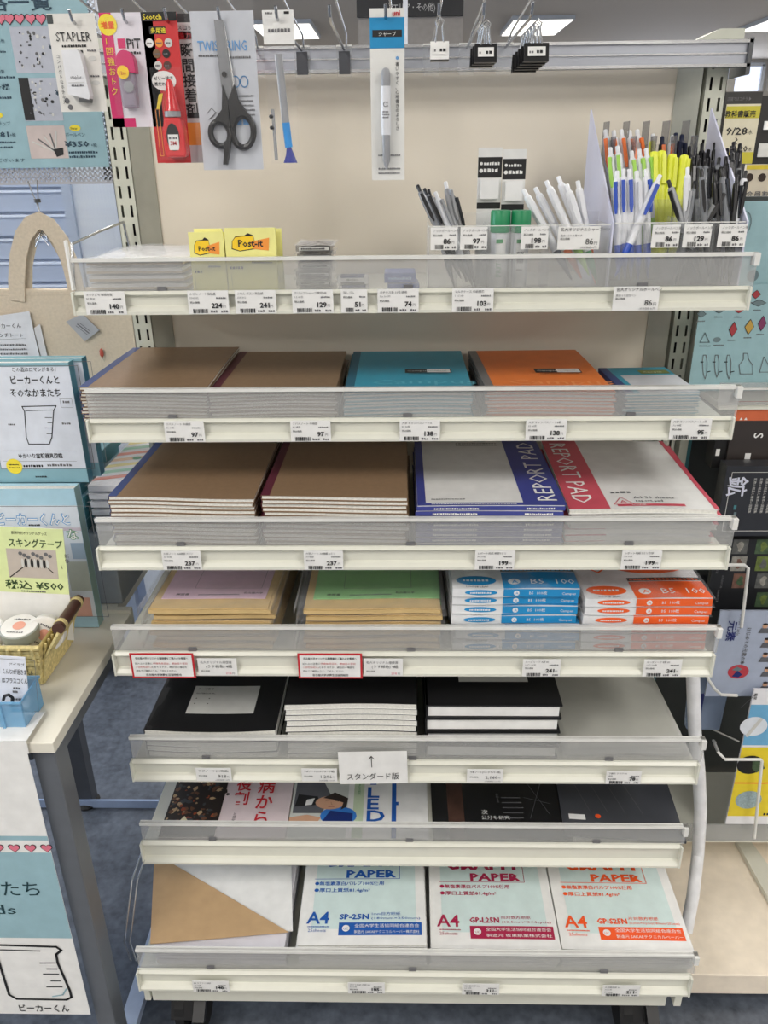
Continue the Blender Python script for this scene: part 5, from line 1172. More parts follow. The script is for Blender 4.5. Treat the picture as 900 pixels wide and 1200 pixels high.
t = empty('key_ring', (X(3, 812, -.470), -.472, Z(3, 812, -.470)-.010), 'small black and white key ring clipped over the bin card', 'key ring')
MB().tube([(0, 0, 0), (.004, -.002, .008), (.010, -.002, .010), (.013, 0, .004), (.010, 0, -.012)], .0022, INK, 6).build('loop', t, smooth=True); MB().box(-.014, .006, -.001, .002, -.026, -.006, WHITE).build('charm', t)

# banner hanging from the table front
B = Board(yfr-.004, -60, 106, 1188, 869, WHITE, .0008)
t = empty('paper_banner', (B.x0, B.y, B.z0), 'white and teal paper banner with hearts hanging from the table front', 'banner')
B.rect(-60, 980, 110, 1098, TEAL); B.rect(-60, 985, 110, 998, WHITE, .0006)
def heart(B, px, py, s_, m_, l=.001):
    u, v = B.q(px, py); pts = [(u+s_*(16*sin(a)**3)/16, v+s_*(13*cos(a)-5*cos(2*a)-2*cos(3*a)-cos(4*a))/16) for a in [2*pi*k/20 for k in range(20)]]
    B.f.poly([(u+(a-u)*1.2, v+(b_-v)*1.2) for a, b_ in pts], INK, l); B.f.poly(pts, m_, l+.0003)
for px in (-2, 17, 36, 55): heart(B, px, 993, .0075, PINK)
B.text('たち', 2, 1048, 19, mat('ink_dark_teal', (24, 60, 66), .5), wpx=46); B.text('かま', -45, 1048, 19, _mats['ink_dark_teal'], wpx=44); B.text('ends', -40, 1070, 15, _mats['ink_dark_teal'], wpx=60)
B.f.line(B.qs((-30, 1106), (66, 1109), (72, 1113), (66, 1118), (68, 1128), (82, 1160), (84, 1168), (78, 1171), (20, 1170), (11, 1165), (-3, 1120)), .0040, INK, .001, False); B.f.line(B.qs((-20, 1112), (47, 1114)), .0022, INK)
for k, (a, b_, yy) in enumerate(((47, 65, 1128), (55, 67, 1135), (51, 69, 1141), (60, 71, 1149), (55, 73, 1156))): B.f.line(B.qs((a, yy), (b_, yy)), .0022, INK)
B.f.line(B.qs((62, 1167), (74, 1165), (78, 1158)), .0022, TEAL, .0012)
B.text('ビーカーくん', 22, 1184, 9, INK, bold=.03, wpx=60)
B.mb.build('printed_sheet', t)
MB().box(.0, X(33, 870, yfr)-B.x0, 0, .06, B.h+.0002, B.h+.0008, WHITE).box(0, X(33, 870, yfr)-B.x0, -.0002, .0004, B.h-.02, B.h+.0008, WHITE).build('folded_flap', t)

# ------------------------------------------------------------------ price list poster on the mesh panel
ym = .10
MESH = mat('mesh_grey', (176, 178, 186), .4, .5)
mp = empty('mesh_panel', (-.9, ym, 0), 'grey steel mesh panel holding the price list poster', 'mesh panel')
xR = X(137, 213, ym)+.004; xL = -1.5; zB = Z(137, 213, ym); zTp = zB+.62
mb = MB()
mb.box(xL, xR, 0, .006, zB-.003, zB+.001, MESH).box(xR-.002, xR, 0, .006, zB, zTp, MESH).box(xL, xR, 0, .004, zTp, zTp+.004, MESH)
mb.build('panel_frame', mp, loc=(.9, 0, 0))
mb = MB(); s_ = .0085
def seg(x0_, z0_, x1_, z1_):
    d = V3((x1_-x0_, 0, z1_-z0_)).normalized(); n2 = V3((-d.z, 0, d.x))*.0012
    a, b_ = V3((x0_, .001, z0_)), V3((x1_, .001, z1_)); mb.add([a-n2, b_-n2, b_+n2, a+n2, a-n2+V3((0, .002, 0)), b_-n2+V3((0, .002, 0)), b_+n2+V3((0, .002, 0)), a+n2+V3((0, .002, 0))], [(0,1,2,3), (7,6,5,4), (0,4,5,1), (2,6,7,3)], MESH)
x = xL
while x < xR-s_:
    for rr in range(3):
        z = zB+rr*.0075; seg(x, z, x+s_/2, z+.0075); seg(x+s_/2, z+.0075, x+s_, z)
    x += s_
z = zB
while z < zTp:
    for rr in range(3):
        xx = xR-.002-rr*.0075; seg(xx, z, xx-.0075, z+s_/2); seg(xx-.0075, z+s_/2, xx, z+s_)
    z += s_
o = mb.build('wire_mesh', mp, loc=(.9, 0, 0)); o['kind'] = 'stuff'
B = Board(ym-.006, -90, 128, 197, -60, TEAL, .002)
B.rect(-200, 17, 160, 27, mat('poster_lilac', (206, 202, 214), .6))
for px in (-7, 1, 11, 23, 36, 48): heart(B, px, 22, .0075, PINK)
B.text('価格一覧', -42, 12, 22, mat('poster_ink', (36, 66, 84), .6), bold=.05, wpx=104)
B.rect(20, 31, 57, 86, mat('poster_photo_grey', (184, 188, 200), .6)); B.rect(30, 91, 67, 142, _mats['poster_photo_grey']); B.rect(30, 91, 33, 141, INK, .0008); B.rect(37, 147, 75, 186, mat('poster_photo_rose', (206, 192, 188), .6))
r = random.Random(9)
for (a, b_, c_, d_) in ((23, 36, 53, 82), (36, 95, 63, 136)):
    for k in range(34): u, v = B.q(r.uniform(a, c_), r.uniform(b_, d_)); B.f.disc(u, v, r.uniform(.001, .003), r.choice((GREYINK, INK, SILV)), .0010+k*1e-6, n=6, ry=r.uniform(.0008, .003))
for k in range(5): B.f.line(B.qs((38+k*7, 166-(k*3)), (66, 178)), .0022, [SILV, GREYINK][k % 2], .0009)
B.f.poly(B.qs((63, 175), (74, 173), (75, 181), (67, 184)), INK, .0012)
u, v = B.q(88, 150); B.f.disc(u, v, .0092, YELLOW, .0008, ry=.0045); B.text('New', 83, 152, 4.5, INK); u, v = B.q(-3, 135); B.f.disc(u, v, .0092, YELLOW, .0008, ry=.0045)
PI_ = _mats['poster_ink']
B.text('ボールペン', 77, 160, 5.5, PI_, wpx=23); B.text('¥350', 77, 172, 9, PI_, bold=.05, wpx=28); B.text('+税', 107, 172, 5, PI_); B.fine(81, 180, 116, 3, PI_, 3); B.fine(82, 185, 114, 3, PI_, 4)
B.text('+税', -1, 50, 5, PI_); B.fine(-8, 62, 8, 2.5, PI_, 2); B.text('ロ/繋', -4, 86, 5, PI_); B.fine(-8, 92, 17, 3, PI_, 5); B.text('¥200+税', -22, 105, 8, PI_, bold=.04, wpx=34); B.text('¥', 58, 58, 9, PI_, bold=.05); B.text('¥', 66, 112, 9, PI_, bold=.05)
B.fine(-8, 116, 14, 3, PI_, 6); B.text('ラップ', -2, 147, 5.5, PI_); B.text('¥481', -12, 161, 9, PI_, bold=.05, wpx=23); B.text('+税', 12, 160, 5, PI_); B.fine(-8, 168, 18, 2.5, PI_, 7); B.fine(-8, 174, 16, 2.5, PI_, 8); B.text('もございます', -10, 190, 5, PI_, wpx=40)
tag(B.done('price_list_poster'), 'teal price list poster with hearts, photographs and yen prices', 'poster')

# tote bag on a hook
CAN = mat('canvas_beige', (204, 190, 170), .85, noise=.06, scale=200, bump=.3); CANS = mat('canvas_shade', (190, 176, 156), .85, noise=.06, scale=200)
yt = .085; tb_ = empty('tote_bag', (X(45, 262, yt), yt, Z(45, 262, yt)), 'beige canvas tote bag hanging from the mesh panel by its handles', 'bag'); tx, tz = tb_.location.x, tb_.location.z
def T(px, py): p = at(px, py, y=yt); return (p.x-tx, p.z-tz)
def strip(pts, wd, y0_, m_, nm):
    mb = MB(); P_ = [V3((*T(*p), 0)) for p in pts]; L_, R_ = [], []
    for i, p in enumerate(P_):
        d = (P_[min(i+1, len(P_)-1)]-P_[max(i-1, 0)]).normalized(); n2 = V3((-d.y, d.x, 0))*wd/2; L_.append(p+n2); R_.append(p-n2)
    vs = []; [vs.extend([(a.x, y0_, a.y), (b_.x, y0_, b_.y), (a.x, y0_+.003, a.y), (b_.x, y0_+.003, b_.y)]) for a, b_ in zip(L_, R_)]
    fs = []
    for i in range(len(P_)-1): a = i*4; fs += [(a, a+1, a+5, a+4), (a+2, a+6, a+7, a+3), (a, a+4, a+6, a+2), (a+1, a+3, a+7, a+5)]
    mb.add(vs, fs, m_); return mb.build(nm, tb_)
strip([(21, 352), (20, 330), (22, 300), (28, 276), (38, 262), (47, 258), (58, 264), (72, 282), (82, 305), (88, 330), (92, 352)], .028, -.004, CAN, 'handle')
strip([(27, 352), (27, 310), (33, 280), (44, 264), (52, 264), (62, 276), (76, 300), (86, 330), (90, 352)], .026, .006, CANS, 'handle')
a = [T(-60, 338), T(70, 339), T(150, 334), T(162, 400), T(172, 425), T(172, 520), T(-60, 520)]
wv = lambda u: .006*sin(u*30)
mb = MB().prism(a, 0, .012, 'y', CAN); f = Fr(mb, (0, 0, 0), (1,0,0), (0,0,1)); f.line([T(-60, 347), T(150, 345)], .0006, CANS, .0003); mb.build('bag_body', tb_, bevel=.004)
def hang_tag(pts, m_, name, lab, cat, prt=None, dy=-.006):
    xs = [at(*p, y=yt).x for p in pts]; zs = [at(*p, y=yt).z for p in pts]; cx_, cz_ = sum(xs)/4, sum(zs)/4
    mb = MB().prism([(x_-cx_, z_-cz_) for x_, z_ in zip(xs, zs)][::-1], -.001, 0, 'y', m_)
    if prt: prt(Fr(mb, (0, -.0011, 0), (1,0,0), (0,0,1)))
    return tag(mb.build(name, loc=(cx_, yt+dy, cz_)), lab, cat)
hang_tag([(79, 376), (98, 367), (118, 386), (101, 399)], mat('tag_grey', (166, 168, 174), .5), 'hang_tag', 'small grey tag lying aslant on the tote bag', 'tag', lambda f: (f.line([(-.012, .002), (.006, -.014)], .001, GREYINK), f.line([(-.006, .008), (.012, -.008)], .001, GREYINK), f.line([(-.009, .005), (.009, -.011)], .002, GREYINK)))
def tote_card(f):
    f.text('ビーカーくん', -.030, .020, .0095, INK, width=.056); f.text('ランチトート', -.026, .004, .0085, INK, width=.052); f.line([(-.03, -.001), (.03, .001)], .0004, GREYINK)
    for k in range(3): f.fine(-.022, -.012-k*.008, .030, .0035, GREYINK, k)
hang_tag([(-20, 372), (36, 364), (49, 420), (-12, 428)], mat('tag_white', (212, 214, 220), .6), 'product_card', 'white product card with handwritten style lettering on the tote bag', 'card', tote_card)
hang_tag([(41, 384), (48, 379), (57, 418), (50, 420)], mat('tag_white2', (206, 206, 210), .6), 'folded_slip', 'narrow white slip beside the product card on the tote bag', 'card', dy=-.004)
t = empty('bag_hook', (tx+.002, yt+.006, zB-.001), 'thin metal hook from which the tote bag hangs', 'hook')
MB().tube([(-.008, -.004, .004), (-.004, -.002, -.018), (.0, 0, -.036), (.002, 0, -.050)], .0012, STEEL, 6).tube([(.008, -.004, .006), (.004, -.002, -.018), (0, 0, -.036)], .0012, STEEL, 6).lathe([(.006, -.030), (.006, -.024)], DARKSTEEL, 10).build('swivel', t, smooth=True)
MB().tube([(0, 0, -.036), (.001, 0, -.055), (.012, 0, -.070), (.006, 0, -.085), (-.006, 0, -.078)], .0016, STEEL, 8).build('snap_clip', t, smooth=True)
MB().tube([(-.010, -.008, -.088), (-.012, -.010, -.10), (0, -.012, -.082), (.012, -.010, -.10), (.010, -.008, -.088), (0, 0, -.075)], .0010, STEEL, 6, close=True).build('wire_ring', t, smooth=True)
t = empty('charm_keychain', (X(119, 418, yt-.008), yt-.005, Z(119, 414, yt-.008)), 'small red and steel keychain charm dangling beside the tote bag', 'keychain')
MB().lathe([(.001, .008), (.0035, .004), (.0035, -.004), (.001, -.008)], mat('charm_red', (176, 74, 56), .4), 12).build('bead', t, smooth=True); MB().tube([(0, 0, -.008), (.004, 0, -.018), (0, 0, -.024), (-.004, 0, -.018)], .001, STEEL, 6, close=True).build('ring', t, smooth=True)
p = at(72, 412, y=-.19)
t = empty('green_gummy_figure', (p.x, -.187, zbk+.001+B.h*0), 'small lime green trinket lying on top of the teal book', 'trinket')
bpy.data.objects.remove(t)

# steel drawers and striped glass panel behind
DRW = mat('drawer_blue_grey', (176, 190, 214), .35, .2, noise=.02, scale=4); DRL = mat('drawer_lip_light', (214, 226, 246), .25, .1)
yd = .62; xd1 = X(92, 260, yd); cab = empty('drawer_cabinet', (xd1-.5, yd, 0), 'pale blue steel cabinet of wide shallow drawers behind the tote bag', 'cabinet')
MB().box(-.7, .5, .016, .45, .05, 1.75, DRW).build('cabinet_body', cab)
zs = [Z(50, yy, yd) for yy in (222, 250, 277, 306)]; st = (zs[0]-zs[3])/3
for k in range(-4, 9):
    z = zs[0]-k*st; MB().box(-.69, .49, 0, .015, z-st+.006, z-.006, DRW).box(-.69, .49, -.010, .015, z-.006, z-.001, DRL).build('drawer', cab)
GLS = mat('striped_glass', (190, 208, 240), .2, .1); GLS2 = mat('stripe_white', (226, 236, 255), .3)
ys = .5; xa, xb = X(94, 250, ys)+.0, X(137, 250, ys); z0_, z1_ = .3, 1.9
t = empty('slatted_screen', ((xa+xb)/2, ys, 0), 'bright bluish screen of close upright slats beside the drawers', 'screen')
hw = (xb-xa)/2+.01; MB().box(-hw, hw, .02, .024, z0_, z1_, GLS).build('backing_sheet', t); MB().box(-hw-.02, -hw, -.01, .02, z0_, z1_, DRW).build('side_post', t)
ns = 17; s0 = MB().add([(-.0035, 0, 0), (.0035, 0, 0), (-.05, 0, z1_-z0_-.02), (-.057, 0, z1_-z0_-.02), (-.0035, .014, 0), (.0035, .014, 0), (-.05, .014, z1_-z0_-.02), (-.057, .014, z1_-z0_-.02)], [(0,1,2,3), (7,6,5,4), (3,2,6,7), (0,4,5,1), (1,5,6,2), (0,3,7,4)], GLS2).build('slat', t)
for k in range(ns):
    o = s0 if k == 0 else s0.copy()
    if k: COL.objects.link(o)
    o.location = (-hw+.035+k*(2*hw+.02)/ns, 0, z0_+.01)
dk = X(128, 280, .42); tag(MB().prism([(dk-.02, 1.10), (dk+.16, 1.10), (dk+.16, 1.30), (dk+.05, 1.28)], .42, .46, 'y', DARKG).prism([(dk+.02, 1.16), (dk+.07, 1.165), (dk+.07, 1.185), (dk+.02, 1.18)], .41, .42, 'y', STEEL).build('dark_monitor_back'), 'dark angular equipment behind the slotted upright', 'equipment')

# hanging sign beyond the rack
ysg = 3.0; B = Board(ysg, 418, 543, 19, -290, mat('sign_charcoal', (38, 38, 40), .5), .02); B.text('(エリア・その他)', 458, 13, 11, mat('sign_text', (190, 188, 184), .6), wpx=52)
tag(B.done('hanging_sign'), 'charcoal hanging sign with pale lettering beyond the rack', 'sign')
B = Board(ysg+.022, 420, 542, 52, -290, mat('sign_panel_grey', (146, 140, 134), .7), .01); tag(B.done('grey_notice_board'), 'plain grey board below the charcoal hanging sign', 'sign')
pp = at(475, 30, y=2.6); tag(MB().box(-.010, .010, -.01, .01, pp.z-.14, ROOM[4], PW).build('hanging_pole', loc=(pp.x, 2.6, 0)), 'thin white pole hanging from the ceiling in front of the charcoal sign', 'pole')

# ------------------------------------------------------------------ the neighbouring book rack
nb = empty('book_rack', (.8, 0, 0), 'neighbouring cream rack with wire fronts, full of science picture goods', 'rack')
def nbp(mb, name, **k): return mb.build(name, nb, loc=(-.8, 0, 0), **k)
DKG = mat('rack_back_dark', (60, 64, 64), .6); CR2 = mat('rack_cream', (244, 232, 214), .5)
nbp(MB().box(.50, 1.35, .03, .05, .12, 1.36, DKG), 'back_panel')
nbp(MB().box(.478, .492, -.005, .05, .02, 1.42, UPR).box(.492, .500, .0, .01, .3, 1.3, TEALD), 'upright')
zb_ = .075; pf = at(860, 1143, z=zb_)
nbp(MB().box(.49, 1.35, pf.y, .50, zb_-.05, zb_, CR2), 'base_board', bevel=.002)
p0_, p1_ = at(862, 985, z=zb_+.01), at(905, 1062, z=zb_+.01)
nbp(MB().prism([(p0_.x, p0_.y), (p0_.x+.03, p0_.y), (p1_.x+.05, p1_.y), (p1_.x, p1_.y)], zb_, zb_+.012, 'z', CREAM), 'base_ledge')
nbp(MB().box(.50, 1.3, -.09, .01, Z(860, 480, -.09)-.0, Z(860, 472, -.09), CREAM), 'shelf_board')
nbp(MB().box(.495, 1.3, -.094, -.092, Z(860, 474, -.09), Z(860, 448, -.09), GUARD).box(.495, 1.3, -.096, -.09, Z(860, 456, -.09), Z(860, 454, -.09), GUARDEDGE), 'clear_guard')
WW = mat('wire_white', (226, 226, 222), .35)
def nwire(pts, r=.0028): return nbp(MB().tube(pts, r, WW, 8), 'wire')
def Wp(*l): return [tuple(at(px, py, y=y)) for px, py, y in l]
nwire(Wp((812, 662, -.17), (872, 662, -.17), (877, 666, -.17), (869, 735, -.17)))
nwire(Wp((822, 752, -.155), (830, 796, -.165), (838, 808, -.18), (845, 814, -.19), (864, 815, -.19)))
nwire(Wp((838, 870, .0), (836, 868, -.12), (842, 882, -.18), (850, 890, -.19), (892, 890, -.19), (893, 892, -.19), (884, 982, -.19)))
nwire(Wp((800, 736, .02), (838, 736, .02)), .0018); nwire(Wp((805, 841, .02), (866, 869, .02)), .0018)
nwire(Wp((812, 914, .02), (868, 916, .02)), .0018)
nbp(MB().box(.50, 1.3, -.17, .02, Z(850, 985, -.17)-.004, Z(850, 985, -.17), CREAM), 'lower_tray')
nbp(MB().box(.50, 1.3, -.171, -.169, Z(850, 985, -.17), Z(850, 966, -.17), GUARD), 'clear_guard')
nbp(MB().box(.50, 1.3, -.09, .02, Z(850, 717, -.115)-.004, Z(850, 717, -.115), DARKG), 'middle_tray')
# worn white pipe
WORN = mat('worn_white_paint', (236, 237, 240), .4, noise=.08, scale=45)
pts = [tuple(at(px, py, y=-.20)) for px, py in ((809, 700), (812, 790), (814, 855), (819, 905), (821, 950), (818, 1000))]+[tuple(at(812, 1050, z=.14)), tuple(at(804, 1092, z=zb_+.016))]
tag(MB().tube(pts, .0115, WORN, 14).build('white_pipe', smooth=True), 'worn white painted pipe bending down beside the rack', 'pipe')
# teal folders with drawings
FT = mat('folder_teal', (156, 192, 198), .35, coat=.3); GEMS = [mat('gem_'+n_, c_, .5) for n_, c_ in (('ruby', (170, 60, 66)), ('amber', (196, 160, 76)), ('plum', (130, 56, 96)), ('smoke', (110, 130, 134)))]
B = Board(-.06, 850, 985, 345, 235, FT, .002)
u, v = B.q(872, 262); B.f.line([(u+.010*cos(a), v+.017*sin(a)) for a in [2*pi*k/14 for k in range(14)]], .0012, GEMS[3], close=True); B.f.disc(u, v-.010, .006, GEMS[3], .0008); u, v = B.q(882, 323); B.f.disc(u, v, .009, GEMS[3], .0008)
tag(B.done('clear_folder'), 'pale teal folder with a flask drawing, behind the gem folder', 'folder', 'teal printed folders')
B = Board(-.075, 806, 980, 458, 333, FT, .002)
for (px, py, m_, sx_, sy_) in ((886, 345, 0, 5, 5), (889, 355, 3, 8, 4), (859, 386, 0, 4.5, 9), (878, 383, 1, 5, 9), (893, 379, 2, 4.5, 9), (822, 368, 3, 5, 4), (843, 363, 3, 7, 4), (866, 364, 0, 5, 3)):
    u, v = B.q(px, py); a, b_ = sx_*.00132, sy_*.0012
    B.f.poly([(u-a*1.15, v), (u-a*.4, v+b_*.8), (u, v+b_*1.15), (u+a*.4, v+b_*.8), (u+a*1.15, v), (u+a*.4, v-b_*.8), (u, v-b_*1.15), (u-a*.4, v-b_*.8)], INK, .0006); B.f.poly([(u-a, v), (u-a*.35, v+b_*.7), (u, v+b_), (u+a*.35, v+b_*.7), (u+a, v), (u+a*.35, v-b_*.7), (u, v-b_), (u-a*.35, v-b_*.7)], GEMS[m_], .0009)
    B.f.fine(u-.006, v-b_-.007, u+.006, .002, GREYINK, px)
B.f.line(B.qs((820, 401), (826, 390), (831, 401)), .0016, GEMS[3], close=True); u, v = B.q(840, 398); B.f.disc(u, v, .006, GEMS[3], .0008, ry=.004); B.f.fine(*B.q(819, 406), B.q(832, 406)[0], .002, GREYINK, 2); B.f.fine(*B.q(836, 405), B.q(849, 405)[0], .002, GREYINK, 3)
for px, hh in ((826, 24), (840, 22), (854, 24)):
    B.f.line(B.qs((px-2, 416), (px+1, 416), (px+2.5, 424), (px+2, 414+hh), (px, 420+hh), (px-2, 414+hh), (px-3, 424)), .0010, GREYINK, .0008, True); B.f.line(B.qs((px-5, 424), (px-2, 424)), .0014, INK); B.f.line(B.qs((px+2, 436), (px+6, 435)), .0014, INK)
B.f.line(B.qs((871, 414), (876, 414), (877, 421), (882, 428), (882, 438), (867, 438), (866, 428), (871, 421)), .0010, GREYINK, .0008, True); B.f.line(B.qs((890, 436), (895, 418), (905, 436)), .0010, GREYINK, .0008, True)
tag(B.done('clear_folder'), 'pale teal folder printed with rows of colored gems and glassware', 'folder', 'teal printed folders')
# dark science boxes
BRW = mat('box_brown_black', (52, 46, 44), .4, coat=.3); ORB = mat('box_orange_band', (206, 104, 66), .5)
B = Board(-.085, 850, 899, 545, 480, BRW, .03); B.rect(842, 470, 905, 493, ORB); B.text('▲ ▲', 866, 492, 4, WHITE); B.f.text('S', *B.q(884, 507), .021, WHITE, rot=-pi/2, bold=.02); B.f.rect(*B.q(872, 538), *B.q(880, 531), WHITE, .0006); [B.f.fine(*B.q(850+k*3, 532), B.q(850+k*3+2, 532)[0], .03, GREYINK, k) for k in range(3)]
tag(B.done('card_box'), 'dark brown box with orange band and a sideways white letter S', 'box', 'dark boxes on the book rack')
B = Board(-.08, 833, 849, 548, 495, BLACKP, .03); B.f.rect(*B.q(838, 534), *B.q(844, 526), WHITE, .0006); tag(B.done('card_box'), 'narrow black box with a small white square beside the letter S box', 'box', 'dark boxes on the book rack')
B = Board(-.083, 900, 960, 545, 484, mat('box_brown2', (70, 58, 46), .4), .03); B.f.fine(*B.q(902, 530), B.q(915, 530)[0], .004, OY, 2); tag(B.done('card_box'), 'brownish box at the picture edge beyond the letter S box', 'box', 'dark boxes on the book rack')
B = Board(-.125, 838, 990, 628, 546, mat('case_black_grey', (44, 46, 52), .35, coat=.4), .03); MIN = mat('title_glow_white', (216, 220, 236), .5)
B.f.frame(*B.q(846, 622), *B.q(985, 553), .0010, SILV, .0008); B.f.text('鉱', *B.q(856, 558), .036, MIN, rot=-pi/2, bold=.06); [B.f.rect(*B.q(859, 592+k*8+5), *B.q(863, 592+k*8), GEMS[3] if k % 2 else TEALD, .0009) for k in range(4)]
for k in range(4): B.f.text('鉱物の結晶と標本の図鑑集', *B.q(884+k*7, 560), .0052, SILV, rot=-pi/2)
tag(B.done('mineral_book_case'), 'black case with a large glowing sideways character for mineral', 'box', 'dark boxes on the book rack')
B = Board(-.105, 826, 990, 716, 632, mat('sheet_black', (32, 33, 36), .35, coat=.3), .012)
phs = [mat('specimen_'+n_, c_, .5, noise=.3, scale=120) for n_, c_ in (('grey', (96, 98, 96)), ('green', (70, 92, 66)), ('pale', (150, 148, 140)), ('moss', (104, 120, 60)), ('rust', (116, 84, 72)))]
for i, (px, py) in enumerate(((857, 632), (884, 632), (855, 652), (884, 652), (857, 672), (884, 672), (884, 694))):
    u0, v0 = B.q(px, py+17); u1, v1 = B.q(px+21, py); B.f.rect(u0, v0, u1, v1, phs[i % 5], .0004); B.f.poly([((u0+u1)/2+(u1-u0)*.3*cos(a)*(.7+.3*sin(3*a+i)), (v0+v1)/2+(v1-v0)*.36*sin(a)) for a in [2*pi*k/9 for k in range(9)]], phs[(i+2) % 5], .0007)
for k in range(4): B.f.text('鉱物標本写真', *B.q(846-(k % 2)*5, 640+k*17), .0042, GREYINK, rot=-pi/2)
tag(B.done('specimen_sheet'), 'black sheet with a grid of mineral specimen photographs', 'poster', 'dark boxes on the book rack')
# elements folder, blister, science pack
B = Board(-.15, 826, 985, 816, 716, mat('folder_silver_blue', (172, 182, 202), .3, coat=.4), .004); NV = mat('ink_navy', (36, 44, 110), .5)
B.f.text('元素', *B.q(855, 727), .0175, NV, rot=-pi/2, bold=.07, sx=1.2); B.f.text('Periodic Table', *B.q(868, 716), .0085, GREYINK, rot=-pi/2); B.f.text('はじめての元素の本', *B.q(876, 735), .0085, GREYINK, rot=-pi/2, bold=.04)
u, v = B.q(865, 787); B.f.disc(u, v, .0185, mat('badge_red', (190, 66, 76), .4), .0006, ry=.0150); B.f.poly([(u-.010, v-.010), (u-.002, v+.003), (u+.008, v-.006), (u+.002, v-.012)], NV, .0009); B.f.poly([(u-.012, v+.004), (u-.004, v+.011), (u+.006, v+.006), (u, v+.001)], GEMS[3], .0009)
for k in range(5):
    u, v = B.q(896+(k % 2)*2, 736+k*17); B.f.disc(u, v+.004, .0045, SKIN, .0008); B.f.poly([(u-.010, v-.010), (u-.006, v), (u+.006, v), (u+.010, v-.010)], SUIT, .0008); B.f.disc(u, v+.008, .0045, HAIR, .0010, ry=.0022)
tag(B.done('elements_folder'), 'silvery blue periodic table folder with a red round badge', 'folder')
BLB = clear('blister_pale_blue', (168, 188, 220), .45, .1)
pc = at(822, 826, y=-.10); t = empty('blister_pack', (pc.x, -.10, pc.z), 'pale blue translucent blister pack behind the science pack', 'package')
pts = [(-.020, -.06), (.045, -.062), (.048, .06), (-.006, .062), (-.018, .045), (-.024, .0)]
MB().prism([(a*1., b_*1.) for a, b_ in pts], 0, .018, 'y', BLB).build('blister_shell', t, bevel=.004); MB().box(-.006, .002, -.0012, -.0002, -.018, .026, NV).build('side_label', t)
B = Board(-.172, 850, 985, 966, 808, mat('pack_white', (222, 222, 228), .4, coat=.4), .004); YL = mat('pack_yellow', (236, 212, 50), .45); SKB = mat('pack_sky', (112, 176, 216), .45)
B.rect(840, 826, 990, 873, SKB); B.rect(840, 876, 990, 956, YL); B.rect(840, 917, 990, 918, OY, .0007)
for (px, py, m_) in ((883, 851, mat('disc_white', (222, 228, 236), .5)), (879, 896, BLACKP), (877, 937, mat('disc_pale_grey', (156, 176, 182), .5, noise=.2, scale=300))):
    u, v = B.q(px, py); B.f.disc(u, v, .0245, m_, .0008, n=28, ry=.0215)
B.f.line(B.qs((875, 862), (892, 842)), .0065, SILV, .0012); B.f.poly(B.qs((882, 890), (893, 893), (896, 900), (886, 905), (881, 900)), phs[1], .0012); B.f.fine(*B.q(894, 955), B.q(905, 955)[0], .007, INK, 4)
B.f.text('科学', *B.q(884, 812), .007, INK, rot=-pi/2.0, bold=.03); B.f.line(B.qs((868, 829), (886, 813)), .0008, GREYINK)
tag(B.done('science_pack'), 'white headed pack with round pictures on sky blue and yellow panels', 'package')
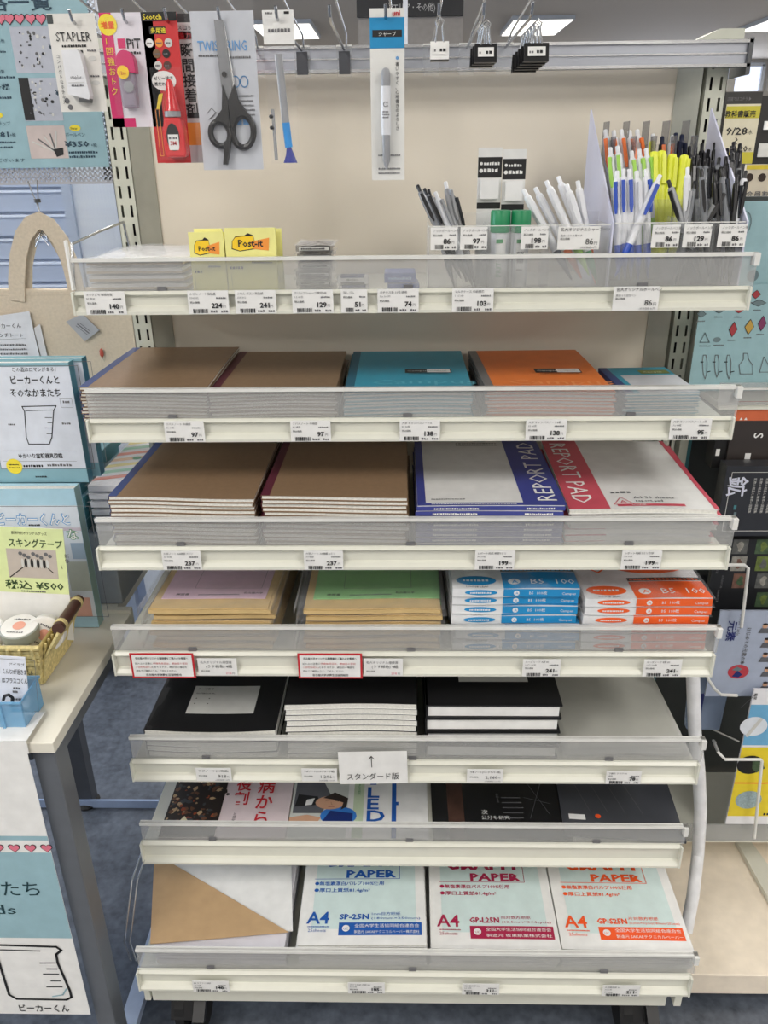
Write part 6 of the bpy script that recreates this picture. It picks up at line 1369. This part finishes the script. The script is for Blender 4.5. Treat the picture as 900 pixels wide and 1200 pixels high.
# signs beyond the book rack
ysn = .9
B = Board(ysn, 830, 881, 192, 108, mat('stand_black', (50, 49, 48), .5), .03); B.text('店舗ではコチラ ▶', 852, 118, 5, GREYINK, wpx=28); B.text('◀ 大型店', 853, 126, 5, GREYINK, wpx=22)
B.mb.box(.03, B.w-.03, .005, .025, -B.z0+.001, 0, _mats['stand_black']).box(-.05, B.w+.05, -.1, .15, -B.z0+.0005, -B.z0+.02, _mats['stand_black'])
t = tag(B.done('sign_stand'), 'charcoal directory stand behind the yellow dated card', 'sign')
B = Board(ysn-.005, 842, 881, 192, 122, mat('card_khaki_white', (214, 208, 184), .6), .004); B.rect(845, 124, 895, 139, mat('band_olive_yellow', (196, 186, 60), .5)); B.rect(845, 178, 895, 192, _mats['band_olive_yellow'])
B.text('教科書販売', 849, 137, 8.5, INK, bold=.04, wpx=36); B.text('9/28', 850, 158, 12, INK, bold=.04, wpx=25); B.text('水', 876, 157, 6, INK); B.f.line(B.qs((862, 161), (864, 164), (861, 166), (863, 169)), .002, INK); B.text('10/20', 853, 178, 10, INK, bold=.04, wpx=22); B.text('木', 876, 177, 5, INK)
tag(B.done('dated_card'), 'yellow banded textbook sale card dated 9/28 on the charcoal stand', 'card')
B = Board(.55, 866, 990, 252, 192, mat('sign_cream', (216, 206, 186), .6), .01); B.rect(850, 192, 995, 199, mat('strip_yellow', (226, 204, 60), .5), .0006)
for px in (878, 893, 908): u, v = B.q(px, 208); B.f.disc(u, v, .0085, mat('hole_brown', (60, 48, 42), .8), .0008)
B.text('会員割引', 873, 231, 8, GREYINK, bold=.03, wpx=36); B.text('なりお得で', 873, 245, 9, GREYINK, bold=.03, wpx=40)
tag(B.done('discount_board'), 'cream board with yellow top strip and three dark holes', 'sign')
dv = empty('counter_equipment', (X(897, 160, 1.2), 1.2, 0), 'dark counter equipment with small bright screens at the picture edge', 'equipment'); zz_ = Z(897, 185, 1.2)
MB().box(-.03, .4, 0, .2, .8, Z(897, 112, 1.2), mat('equipment_black', (34, 33, 33), .5)).build('housing', dv)
MB().box(-.015, .06, -.004, 0, Z(897, 184, 1.2), Z(897, 168, 1.2), SILV).build('lower_screen', dv); MB().box(-.01, .02, -.004, 0, Z(897, 152, 1.2), Z(897, 142, 1.2), WHITE).box(.02, .05, -.004, 0, Z(897, 152, 1.2), Z(897, 142, 1.2), GREEN).build('upper_screen', dv)
cn = X(840, 108, 6.0); tag(MB().box(cn-.3, cn+2.0, 6.0, 6.5, 0, Z(860, 107, 6.0), mat('counter_grey', (140, 136, 128), .6)).build('grey_counter'), 'plain grey counter below the far window', 'counter')
pz = at(863, 100, y=5.9); tag(MB().box(-.03, .03, .12, .18, Z(860, 107, 6.0)-.0, pz.z+.06, mat('post_grey', (170, 166, 158), .6)).build('short_post', loc=(pz.x, 5.9, 0)), 'short grey post standing on the grey counter', 'post')
